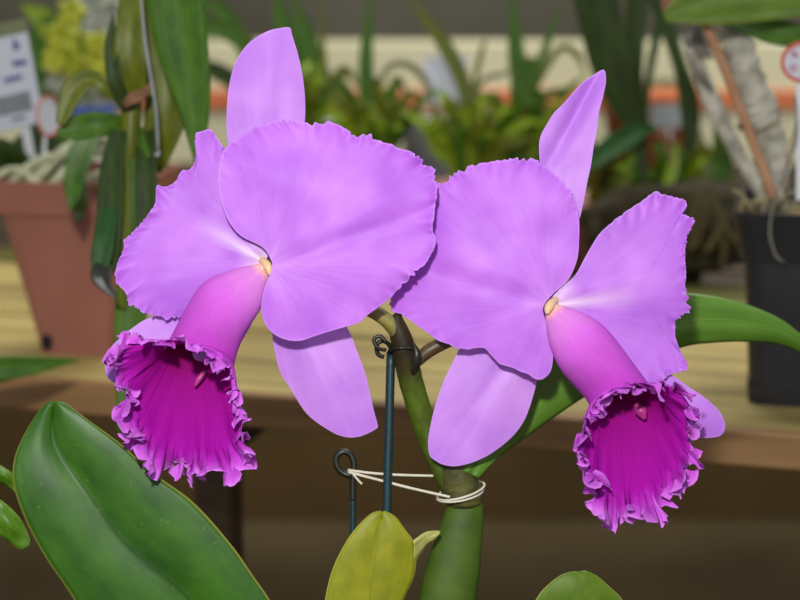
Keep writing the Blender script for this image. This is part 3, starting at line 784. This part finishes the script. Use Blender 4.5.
0 and blade(hv, M['leaf_cream'], [(138, 124, 1.14), (143, 116, 1.135), (148, 106, 1.135)], [.003, .006, .002], name='dry_sheath')
wr = empty('hanging_wire', P(150, 60, 1.13), 'thin grey wire hanging beside the strap-leaved orchid', 'wire')
tube('wire', [P(158, 150, 1.14), P(156, 110, 1.135), P(148, 60, 1.13), P(142, 10, 1.13), P(138, -60, 1.13)], .0009, M['metal'], wr, seg=8)
tube('end_loop', [P(158, 150, 1.14), P(159, 154, 1.14), P(157, 156, 1.14), P(155, 153, 1.14)], .0009, M['metal'], wr, seg=8)

# ------------------------------------------------------------------ tags
def frame_at(x, y, d, rot=0.0, yaw=0.0):
    """plane facing the aisle: local x across, local y up."""
    p = P(x, y, d)
    R = Matrix((RT, UP, -FW)).transposed().to_4x4()
    return Matrix.Translation(p) @ R @ Matrix.Rotation(yaw, 4, 'Y') @ Matrix.Rotation(rot, 4, 'Z')
def card(name, M4, w, h, mat, parent, z=0.0, cx=0, cy=0, th=0.0006, round_=False):
    bm = bmesh.new()
    if round_:
        bmesh.ops.create_cone(bm, cap_ends=True, segments=40, radius1=w / 2, radius2=w / 2, depth=th)
    else:
        bmesh.ops.create_cube(bm, size=1)
        for v in bm.verts: v.co = Vector((v.co.x * w, v.co.y * h, v.co.z * th))
    for v in bm.verts: v.co += Vector((cx, cy, z))
    me = bpy.data.meshes.new(name); bm.to_mesh(me); bm.free(); me.transform(M4)
    return link(name, me, mat, parent, smooth=False)
def text(name, s, M4, size, mat, parent, x, y, z=0.0008, rot=0.0, shear=0.0):
    cu = bpy.data.curves.new(name, 'FONT'); cu.body = s; cu.size = size; cu.align_x = 'CENTER'; cu.align_y = 'CENTER'; cu.shear = shear
    cu.extrude = 0.0001; cu.offset = size * 0.02
    tmp = bpy.data.objects.new('tmp', cu); COL.objects.link(tmp)
    bpy.context.view_layer.update()
    me = bpy.data.meshes.new_from_object(tmp.evaluated_get(bpy.context.evaluated_depsgraph_get()))
    bpy.data.objects.remove(tmp)
    me.transform(M4 @ Matrix.Translation((x, y, z)) @ Matrix.Rotation(rot, 4, 'Z'))
    me.materials.clear()
    return link(name, me, mat, parent, smooth=False)
def scribble(name, M4, pts, mat, parent, r=.0006):
    return tube(name, [M4 @ Vector((x, y, .001)) for x, y in pts], r, mat, parent, seg=6, n=len(pts) * 6)

px = 1.43 / F
T = frame_at(7, 76, 1.43, math.radians(11), math.radians(-8))
tg = empty('price_tag', T @ Vector((0.005, -0.09, 0)), 'white price tag with blue handwriting on a white stick, above the terracotta-coloured pot', 'tag')
card('card', T, 58 * px, 106 * px, M['white_card'], tg)
card('top_strip', T, 58 * px, 14 * px, M['blade_grey'], tg, z=.0006, cy=46 * px)
card('printed_block', T, 36 * px, 19 * px, M['grey_ink'], tg, z=.0006, cx=2 * px, cy=-29 * px)
card('printed_line', T, 14 * px, 4 * px, M['grey_ink'], tg, z=.0006, cx=4 * px, cy=-44 * px)
for k, (x0, y0, s, a) in enumerate([(14, 30, 4, 3), (15, 10, 7, 3), (6, -4, 9, 3), (-14, 15, 5, 1.5), (-14, 3, 4, 1.5)]):
    pts = [(x0 * px + (i / 8 - .5) * 2 * s * px, (y0 + a * math.sin(i * 2.3 + k)) * px) for i in range(9)]
    if k == 0: pts = [(13 * px, 25 * px), (15 * px, 35 * px), (14 * px, 30 * px), (18 * px, 29 * px), (16 * px, 24 * px), (12 * px, 26 * px)]
    scribble('handwriting', T, pts, M['ink'] if k < 3 else M['grey_ink'], tg, .0009)
box('stick', 0.006, -0.083, -0.003, .0075, .085, .002, M['white_pl'], tg, 0.0004, T)
R2 = frame_at(48, 116, 1.42, math.radians(-8), math.radians(66))
rt2 = empty('round_tag', R2 @ Vector((0, -0.02, 0)), 'small round white tag with red rim seen nearly edge-on by the price tag', 'tag')
card('disc', R2, .032, 0, M['white_card'], rt2, round_=True, th=.001)
def rim_ring(M4, r, mat, parent, t=.0012):
    tube('rim', [M4 @ Vector((r * math.cos(a), r * math.sin(a), .0008)) for a in [k * math.pi / 12 for k in range(25)]], t, mat, parent, seg=8, n=60)
rim_ring(R2, .0155, M['red'], rt2, .0008)
tube('stick', [R2 @ Vector((0, -.014, -.001)), R2 @ Vector((0, -.055, -.001))], .0016, M['white_pl'], rt2, n=8)
px = 1.24 / F
R3 = frame_at(801, 62, 1.24, 0, math.radians(-6))
rt3 = empty('round_tag', R3 @ Vector((0, -0.1, 0)), 'round white tag with red rim on a white stick over the black pot', 'tag')
card('disc', R3, 38 * px, 0, M['white_card'], rt3, round_=True, th=.001)
rim_ring(R3, 18.4 * px, M['red'], rt3)
text('letter', 'a', R3, 15 * px, M['maroon'], rt3, -7 * px, 9 * px, rot=.3)
text('letter', 'o', R3, 15 * px, M['maroon'], rt3, -8 * px, -5 * px, rot=.3)
box('stick', 0 * px, -78 * px, -0.002, 9 * px, 120 * px, .002, M['white_pl'], rt3, 0.0004, R3)

# ------------------------------------------------------------------ cane orchid in the black pot
co = empty('cane_orchid', P(772, 200, 1.30), 'grey jointed canes leaning out of the black pot', 'orchid')
tube('cane', [P(775, 212, 1.32), P(778, 175, 1.315), P(768, 130, 1.31), P(753, 90, 1.30), P(739, 50, 1.30), P(726, 8, 1.30), P(718, -20, 1.3)],
     [.004, .008, .0112, .0115, .0105, .0115, .009], M['cane'], co, seg=20, n=90, bump=.25)
tube('cane', [P(770, 212, 1.33), P(757, 185, 1.34), P(736, 150, 1.34), P(716, 110, 1.34), P(700, 72, 1.34), P(686, 35, 1.34)],
     [.004, .005, .0055, .0065, .006, .003], M['cane'], co, seg=16, n=70, bump=.25)
for k, (x, y, r) in enumerate([(766, 122, .0132), (752, 82, .0128), (737, 38, .0125)]):
    tube('joint_ring', [P(x + 13.5 * math.cos(a), y + 5 * math.sin(a) - 7 * math.cos(a), 1.305 - .0105 * math.sin(a)) for a in [q * math.pi / 6 for q in range(13)]], .0009, M['root_tan'], co, seg=6)
for k, pts in enumerate([[(795, 95), (796, 140), (780, 185), (772, 212), (770, 235), (776, 256), (784, 262)], [(738, 210), (745, 198), (733, 190)], [(765, 205), (764, 190), (762, 182)],
                         [(748, 207), (756, 200), (768, 204)], [(778, 206), (788, 194), (804, 190)], [(800, 110), (790, 150), (784, 178), (786, 205)], [(755, 208), (764, 198), (775, 199)]]):
    tube('root', [P(x, y, 1.235 if k == 0 else 1.27) for x, y in pts], .0008 if k == 0 else .0011, M['root_grey'] if k == 0 else M['root_tan'], co, seg=6)
for pts in [[(700, 10), (695, 40), (706, 60)], [(712, 60), (704, 45), (700, 30)], [(690, 60), (700, 75), (712, 90)]]:
    tube('dry_sheath', [P(x, y, 1.32) for x, y in pts], [.001, .0035, .001], M['root_grey'], co, seg=8)
blade(co, M['brown'], [(690, -30, 1.27), (676, -8, 1.26), (667, 4, 1.25), (663, 12, 1.25)], [.006, .008, .005, .001], name='dried_leaf')
blade(co, M['leaf_low'], [(664, 18, 1.24), (700, 4, 1.235), (760, -4, 1.23), (830, -10, 1.22)], [.003, .0145, .017, .015], name='leaf')
blade(co, M['blade_green'], [(722, 18, 1.29), (755, 26, 1.27), (780, 32, 1.26), (812, 40, 1.26)], [.004, .0085, .0095, .006], name='leaf')
blade(co, M['blade_dark'], [(740, 30, 1.31), (728, 60, 1.36), (758, 95, 1.36), (740, 130, 1.36)], [.004, .006, .006, .003], name='leaf')
bs = tag(tube('wood_stick', [P(775, 200, 1.27), P(752, 140, 1.265), P(730, 82, 1.26), P(704, 20, 1.26)], .0035, M['stick'], None, seg=12, n=30), 'thin tan wooden stick leaning before the grey canes', 'stick')
# white crock bits
for k in range(16):
    x = 738 + random.random() * 60; y = 203 + random.random() * 9
    bmx = bmesh.new(); bmesh.ops.create_icosphere(bmx, subdivisions=2, radius=.0018 + random.random() * .003)
    for v in bmx.verts: v.co *= 1 + .3 * nz(v.co.x * 500 + k, v.co.y * 500, v.co.z * 500)
    me = bpy.data.meshes.new('bark_chip'); bmx.to_mesh(me); bmx.free()
    me.transform(Matrix.Translation(P(x, y - 1, 1.28 - (y - 205) * .004)))
    tag(link('bark_chip', me, M['moss'] if k % 2 else M['root_grey'], None), 'pale bark chip on the mix in the black pot', 'bark chip', 'bark chips in the black pot')

# ------------------------------------------------------------------ plants on the far bench
def pot_round(e, x, y, d, r, h, mat, name='pot'):
    base = P(x, y, d)
    rows = []; 
    prof = [(0.0, 0), (r * .72, 0), (r * .95, h * .82), (r * 1.06, h * .83), (r * 1.08, h), (r * .98, h), (r * .95, h * .93), (0.0, h * .9)]
    for q, z in prof:
        rows.append([base + Vector((q * math.cos(a), q * math.sin(a), z)) for a in [k * math.pi / 16 for k in range(32)]])
    return link(name, grid_mesh(name, rows, True), mat, e)

def clump(label, spec, base, potmat, pot=(0.043, 0.09), name='strap_leaf_orchid', extra=0, ex_mats=('blade_lime', 'blade_green', 'blade_olive'), spread=60, hmax=110, group=None):
    x, y, d = base
    e = empty(name, P(x, y, d), label, 'potted plant', group)
    zb = 0.7305
    g = P(x, y, d); 
    top = Vector((g.x, g.y, zb + pot[1]))
    pot_me = pot_round(e, x, y, d, pot[0], pot[1], potmat)
    pot_me.data.transform(Matrix.Translation(Vector((0, 0, zb - g.z))))
    tag(e)
    for mat, pts, w in spec:
        blade(e, M[mat], [(p[0], p[1], p[2] if len(p) > 2 else d) for p in pts], w, thick=0)
    # rim pixel height
    v = top - C0; dd = v.dot(FW); bx = 400 + v.dot(RT) / dd * F; by = 300 - v.dot(UP) / dd * F
    for k in range(extra):
        a = random.uniform(-1, 1)
        hh = random.uniform(.45, 1) * hmax
        pts = [(bx + a * 12, by + 4, d), (bx + a * spread * .35, by - hh * .5, d - .02 * random.random()), (bx + a * spread * .75, by - hh * .9, d - .03), (bx + a * spread * 1.15, by - hh * random.uniform(.6, 1.1), d - .02 * random.random())]
        blade(e, M[random.choice(ex_mats)], pts, random.uniform(.0035, .0065), thick=0)
    return e

D = 1.95
clump('leafy orchid with yellow-green arching leaves behind the price tag', [
    ('blade_green', [(70, 170), (60, 110), (40, 60), (26, 30)], .018), ('blade_lime', [(70, 170), (80, 110), (70, 60), (45, 20), (20, 5)], .014),
    ('blade_green', [(60, 120), (66, 60), (80, 20), (100, -10)], .022), ('blade_dark', [(50, 150), (30, 110), (10, 80), (-20, 70)], .012),
    ('blade_green', [(80, 160), (40, 90), (30, 60), (44, 30), (70, 10)], .012), ('blade_lime', [(90, 160), (100, 100), (112, 70), (108, 50)], .01)], (75, 215, D), M['white_pl'], extra=6)
yl = empty('yellow_flower_spray', P(90, 150, 1.85), 'spray of blurred yellow blossoms behind the strap-leaved orchid', 'flowers')
tube('flower_stalk', [P(96, 160, 1.86), P(92, 110, 1.86), P(84, 60, 1.86), P(76, 12, 1.86)], .002, M['blade_green'], yl)
def blossom(parent, x, y, d, r, mat, name='blossom'):
    rows = []; c = P(x, y, d); n = 50
    for i in range(9):
        q = i / 8
        row = []
        for j in range(n):
            a = 2 * math.pi * j / n
            rr = r * q * (0.62 + 0.38 * abs(math.cos(2.5 * a + x)))
            row.append(c + RT * rr * math.cos(a) + UP * rr * math.sin(a) - FW * (r * .35 * math.sin(q * 2.6) + r * .12 * math.cos(5 * a) * q))
        rows.append(row)
    link(name, grid_mesh(name, rows, True, flip=False), mat, parent)
for x, y, r in [(72, 12, .016), (62, 36, .02), (70, 58, .022), (84, 52, .02), (94, 66, .02), (106, 74, .018), (54, 62, .014), (98, 44, .014)]:
    blossom(yl, x, y, 1.84 + random.random() * .03, r, M['yellow_fl'])
wf = empty('white_flower_spray', P(100, 120, 1.92), 'blurred greyish white blossoms above the yellow flower spray', 'flowers')
tube('flower_stalk', [P(110, 150, 1.95), P(108, 100, 1.95), (P(102, 50, 1.95)), P(96, 5, 1.95)], .002, M['blade_green'], wf)
M['dull_white'] = simple('dull_white', (132, 136, 120), (168, 170, 156), 40, .7)
for x, y, r in [(88, 8, .02), (100, 20, .026), (112, 12, .022), (96, 36, .024), (110, 40, .02), (66, 96, .016), (84, 108, .016), (104, 100, .022), (92, 84, .016), (60, 80, .018)]:
    blossom(wf, x, y, 1.93 + random.random() * .03, r, M['dull_white'])

clump('orchid with drooping dark strap leaves behind the upright sepal of the left bloom', [
    ('blade_green', [(285, 150), (270, 80), (240, 40), (205, 25), (180, 30)], .010), ('blade_green', [(290, 150), (300, 80), (285, 30), (272, -20)], .012),
    ('blade_green', [(300, 160), (316, 90), (308, 40), (290, -10)], .011), ('blade_dark', [(280, 160), (240, 90), (214, 70), (190, 60)], .010),
    ('blade_green', [(290, 150), (250, 60), (220, 8), (190, 10)], .009), ('blade_olive', [(300, 150), (330, 90), (345, 70), (360, 90)], .006)], (290, 215, D), M['terracotta'], extra=22, hmax=120)
clump('orchid with tall upright strap leaves above the broad petal of the left bloom', [
    ('blade_green', [(375, 170), (368, 110), (366, 60), (372, -20)], .0085), ('blade_olive', [(370, 165), (345, 110), (325, 70), (322, -20)], .004),
    ('blade_dark', [(380, 165), (400, 130), (420, 120)], .008), ('blade_grey', [(370, 130), (385, 72), (410, 66), (430, 92), (440, 150)], .004),
    ('blade_dark', [(375, 165), (350, 120), (330, 110)], .008), ('blade_lime', [(360, 170), (352, 130), (335, 105)], .007), ('blade_green', [(375, 165), (395, 120), (400, 96)], .008)], (378, 225, D - .05), M['black_plastic'], extra=26, hmax=115)
clump('grassy orchid with one long leaf arching from the top, between the two blooms', [
    ('blade_olive', [(470, 170), (469, 120), (462, 80), (440, 38), (405, -8)], .0085), ('blade_lime', [(470, 170), (466, 130), (468, 100)], .007),
    ('blade_olive', [(468, 170), (474, 90), (482, 50), (486, 40)], .003), ('blade_grey', [(472, 170), (478, 90), (500, 75), (520, 72)], .003),
    ('blade_lime', [(470, 175), (440, 150), (425, 130)], .008), ('blade_lime', [(472, 175), (485, 140), (492, 125)], .007)], (466, 228, D - .08), M['terracotta'], extra=26, hmax=95, spread=80)
clump('bright green strap-leaved orchid right behind the right bloom', [
    ('blade_green', [(520, 170), (521, 100), (516, 50), (512, -20)], .0095), ('blade_green', [(522, 170), (530, 90), (545, 50), (562, 0)], .005),
    ('blade_green', [(520, 170), (522, 110), (526, 70), (538, 60)], .014), ('blade_olive', [(475, 170), (510, 118), (545, 96), (580, 86)], .006),
    ('blade_olive', [(522, 120), (545, 70), (562, 48), (578, 56), (586, 78)], .004), ('blade_lime', [(518, 170), (508, 140), (505, 112)], .007)], (520, 226, D - .06), M['black_plastic'], extra=24, hmax=105, spread=75)
clump('orchid with broad dark drooping leaves beside the upright sepal of the right bloom', [
    ('blade_dark', [(645, 190, 1.75), (634, 130, 1.74), (612, 70, 1.72), (588, -40, 1.7)], [.003, .008, .019, .022]),
    ('blade_dark', [(648, 190, 1.77), (638, 120, 1.76), (634, 60, 1.74), (640, -40, 1.73)], [.003, .006, .009, .012]),
    ('blade_dark', [(650, 190, 1.78), (644, 130, 1.77), (650, 70, 1.76), (668, -10, 1.76)], [.002, .003, .004, .005]),
    ('blade_dark', [(690, 190, 1.78), (690, 110, 1.77), (678, 60, 1.76), (655, -10, 1.76)], [.003, .010, .007, .010]),
    ('blade_bluegreen', [(656, 128, 1.73), (640, 130, 1.7), (615, 144, 1.68), (588, 164, 1.66)], [.003, .008, .0105, .006]),
    ('brown', [(655, 128, 1.73), (666, 140, 1.73), (674, 170, 1.73)], .004),
    ('blade_green', [(690, 200, 1.78), (686, 170, 1.77), (668, 150, 1.77), (650, 145, 1.77)], .01), ('blade_lime', [(640, 200, 1.76), (630, 175, 1.76), (636, 140, 1.76)], .007),
    ('blade_olive', [(690, 200, 1.76), (705, 170, 1.76), (700, 130, 1.76)], .008), ('blade_green', [(712, 200, 1.76), (722, 165, 1.76), (715, 120, 1.76)], .012),
    ('blade_lime', [(660, 200, 1.74), (672, 170, 1.74), (676, 140, 1.74)], .006)], (668, 235, 1.78), M['dark_wood'], pot=(0.046, 0.07), extra=20, ex_mats=('blade_green', 'blade_olive', 'blade_lime'), hmax=75, spread=60)
M['old_root'] = simple('old_root', (52, 46, 16), (84, 74, 32), 90, .8)
bk = empty('hanging_root_basket', P(705, 235, 1.66), 'dark mossy slab of orchid roots trailing over the mossy rail', 'orchid')
for pts, r in [([(712, 185), (716, 205), (722, 222), (714, 240), (706, 252)], .004), ([(722, 220), (732, 236), (748, 250), (760, 258)], .003), ([(712, 190), (704, 215), (698, 240), (690, 250)], .003),
               ([(718, 225), (724, 248), (722, 268)], .003), ([(700, 190), (694, 220), (690, 250)], .003), ([(730, 190), (742, 215), (740, 250)], .003)]:
    tube('root', [P(x, y, 1.66) for x, y in pts], r * .75, M['old_root'], bk, seg=8)
bmx = bmesh.new(); bmesh.ops.create_icosphere(bmx, subdivisions=4, radius=1)
for v in bmx.verts:
    k = 1 + .22 * nz(v.co.x * 3, v.co.y * 3, v.co.z * 3) + .1 * nz(v.co.x * 9, v.co.y * 9, v.co.z * 9)
    v.co = P(690, 226, 1.74) + Vector((v.co.x * .10 * k, v.co.y * .045 * k, v.co.z * .042 * k))
me = bpy.data.meshes.new('root_ball'); bmx.to_mesh(me); bmx.free()
M['peat'] = simple('dark_peat', (26, 21, 5), (54, 46, 14), 70, .95, .8, bdist=.004)
link('root_ball', me, M['peat'], bk)
clump('olive leafed orchid in a brown pot behind the right bloom, low between its petals', [
    ('blade_olive', [(600, 240), (596, 200), (606, 170), (600, 150)], .010), ('blade_olive', [(600, 240), (612, 205), (628, 190)], .008)], (604, 262, 1.85), M['terracotta'], pot=(.05, .08), extra=10, ex_mats=('blade_olive', 'blade_dark'), hmax=60, spread=45)

# white pots / labels standing far behind
for (x, y, d, r, h, lab) in [(432, 176, 2.62, .05, .09, 'white round pot far behind, between the two blooms'), (558, 178, 2.62, .05, .09, 'white round pot far behind the upright sepal of the right bloom'),
                              (350, 178, 2.62, .05, .09, 'white round pot far behind the left bloom, by tall strap leaves')]:
    g = P(x, y, d)
    e = empty('white_pot', g, lab, 'pot')
    q = pot_round(e, x, y, d, r, h, M['white_pl'], 'body')
    m2 = pot_round(e, x, y, d, r * .9, h * 1.02, M['moss'], 'potting_mix')
    m2.data.transform(Matrix.Translation(Vector((0, 0, .003))))
T2 = frame_at(446, 80, 2.3, math.radians(2))
wt = empty('white_label', T2 @ Vector((0, -.1, 0)), 'plain pale label card standing among the far plants between the blooms', 'tag')
card('card', T2, .056, .062, M['white_card'], wt)
tube('stick', [T2 @ Vector((0, -.02, -.002)), T2 @ Vector((0, -.12, -.002))], .002, M['white_pl'], wt, n=8)
T4 = frame_at(668, 116, 2.3, math.radians(4))
wt = empty('grey_label', T4 @ Vector((0, -.1, 0)), 'small grey label card among plants behind the grey canes', 'tag')
card('card', T4, .045, .03, M['metal'], wt)
tube('stick', [T4 @ Vector((0, -.01, -.002)), T4 @ Vector((0, -.10, -.002))], .002, M['white_pl'], wt, n=8)
T5 = frame_at(94, 110, 1.72, math.radians(3))
wt = empty('blue_label', T5 @ Vector((0, -.08, 0)), 'blue strip label behind the strap-leaved orchid stem', 'tag')
M['blue'] = simple('blue_plastic', (30, 58, 130), (40, 70, 150), 30, .5)
card('card', T5, .04, .009, M['blue'], wt)
tube('stick', [T5 @ Vector((0, -.002, -.002)), T5 @ Vector((0, -.155, -.002))], .0015, M['white_pl'], wt, n=8)

# ------------------------------------------------------------------ leaves of neighbours, close by
nb = empty('neighbour_orchid', P(-60, 640, 0.95), 'orchid with two short glossy leaves poking in beside the large leaf', 'orchid')
leaf3('leaf', [(18, 500, .94), (15, 492, .94), (5, 484, .94), (-15, 478, .94), (-40, 490, .95)], [(18, 498, .94), (15, 484, .94), (4, 474, .935), (-15, 470, .94), (-45, 480, .95)],
      [(18, 497, .94), (16, 480, .94), (7, 470, .94), (-12, 462, .94), (-45, 466, .95)], M['leaf_side'], nb, n=24, m=9, space=lambda a: P(*a), smooth_w=0)
leaf3('leaf', [(30, 545, .93), (20, 549, .93), (8, 541, .93), (-12, 528, .93), (-45, 520, .95)], [(30, 543, .93), (22, 535, .93), (8, 522, .925), (-12, 510, .93), (-50, 508, .95)],
      [(30, 541, .93), (24, 525, .93), (12, 510, .93), (-10, 495, .93), (-50, 492, .95)], M['leaf_side'], nb, n=24, m=9, space=lambda a: P(*a), smooth_w=0)
tube('pseudobulb', [P(-70, 640, .96), P(-64, 560, .96), P(-48, 495, .955)], [.008, .012, .005], M['bulb'], nb)
nb2 = empty('strap_leaf_orchid', P(-60, 372, 1.24), 'long dark strap leaves lying over the bench by the pot foot', 'orchid')
blade(nb2, M['blade_green'], [(-60, 380, 1.24), (-10, 370, 1.24), (30, 366, 1.25), (60, 362, 1.26), (80, 360, 1.27)], [.006, .0085, .0065, .003, .0004])
blade(nb2, M['blade_dark'], [(-60, 384, 1.245), (-20, 378, 1.245), (10, 374, 1.25), (30, 370, 1.25)], [.006, .006, .004, .0004])

# ------------------------------------------------------------------ setting
def quad(name, pts, mat, kind='structure'):
    me = bpy.data.meshes.new(name); me.from_pydata([tuple(p) for p in pts], [], [tuple(range(len(pts)))]); me.update()
    o = link(name, me, mat, None, smooth=False); tag(o, kind=kind); return o
M['floor'] = simple('earth_floor', (78, 64, 36), (104, 88, 54), 2.2, .9, .3, detail=6, bdist=.01)
quad('floor', [(-5, -2, 0), (5, -2, 0), (5, 6, 0), (-5, 6, 0)], M['floor'])
M['cream'] = simple('cream_plaster', (206, 200, 162), (218, 212, 176), 3, .85, .1)
M['grey_wall'] = simple('shade_net_grey', (78, 74, 62), (98, 94, 80), 3, .95, .2)
M['brown_wall'] = simple('brown_dado', (92, 72, 36), (116, 90, 48), 3, .95, .2)
M['orange'] = simple('orange_band', (206, 108, 62), (220, 124, 76), 6, .7)
YW = 3.2
def zrow(y, Y):   # height of a picture row on the wall at distance Y
    r = FW - (y - 300) / F * UP
    return CAMZ + r.z * Y / r.y
z0, z1, z2 = zrow(44, YW), zrow(90, YW), zrow(108, YW)
box('wall_low', 0, YW + .06, (z0) / 2 + .3, 10, .12, z0 - .6, M['cream'], None, .004)
tag(bpy.data.objects['wall_low'], kind='structure')
box('trim_1', 0, YW - .004, (z1 + z2) / 2, 10, .012, z1 - z2, M['orange'], None, .002); tag(bpy.data.objects['trim_1'], kind='structure')
box('wall_base', 0, YW + .04, .3, 10, .14, .6, M['brown_wall'], None, .004); tag(bpy.data.objects['wall_base'], kind='structure')
quad('wall_back', [(-5, YW + .5, 0), (5, YW + .5, 0), (5, YW + .5, 3), (-5, YW + .5, 3)], M['grey_wall'])
# terracotta pots on the far ledge
far = empty('ledge_pot', P(645, 190, 2.66), 'orange plastic pot far behind the broad dark leaves', 'pot')
pot_round(far, 645, 190, 2.66, .068, .155, M['orange'], 'body'); pot_round(far, 645, 190, 2.66, .06, .158, M['moss'], 'potting_mix')
shelf = empty('far_shelf', Vector((0, 2.65, .55)), 'narrow dark shelf carrying the far white and orange pots', 'shelf')
for zz in (min(P(432, 176, 2.62).z, P(558, 178, 2.62).z) - .012,):
    box('board', 0, 2.66, zz - .004, 4, .3, .02, M['dark_wood'], shelf)
    for lx in (-1.6, 1.6): box('leg', lx, 2.6, (zz - .014) / 2, .05, .05, zz - .014, M['dark_wood'], shelf)

# ------------------------------------------------------------------ light
w = bpy.data.worlds.new('world'); SC.world = w; w.use_nodes = True
bg = w.node_tree.nodes['Background']; bg.inputs[0].default_value = (0.86, 0.9, 1.0, 1); bg.inputs[1].default_value = 0.5
def area(name, loc, target, size, power, col=(1, 1, 1)):
    l = bpy.data.lights.new(name, 'AREA'); l.shape = 'DISK'; l.size = size; l.energy = power; l.color = col
    o = bpy.data.objects.new(name, l); COL.objects.link(o); o.location = loc
    o.rotation_euler = (Vector(target) - Vector(loc)).to_track_quat('-Z', 'Y').to_euler()
    return o
fl = C0 + UP * .24 - RT * .07 + FW * .02
area('flash', fl, W(400, 300, 0), .06, 8.8, (1, .985, .96))
area('daylight', (0.3, 2.3, 2.3), (0.1, 2.5, .7), 1.6, 34, (1, .97, .88))
SC.view_settings.view_transform = 'Standard'
SC.view_settings.look = 'None'
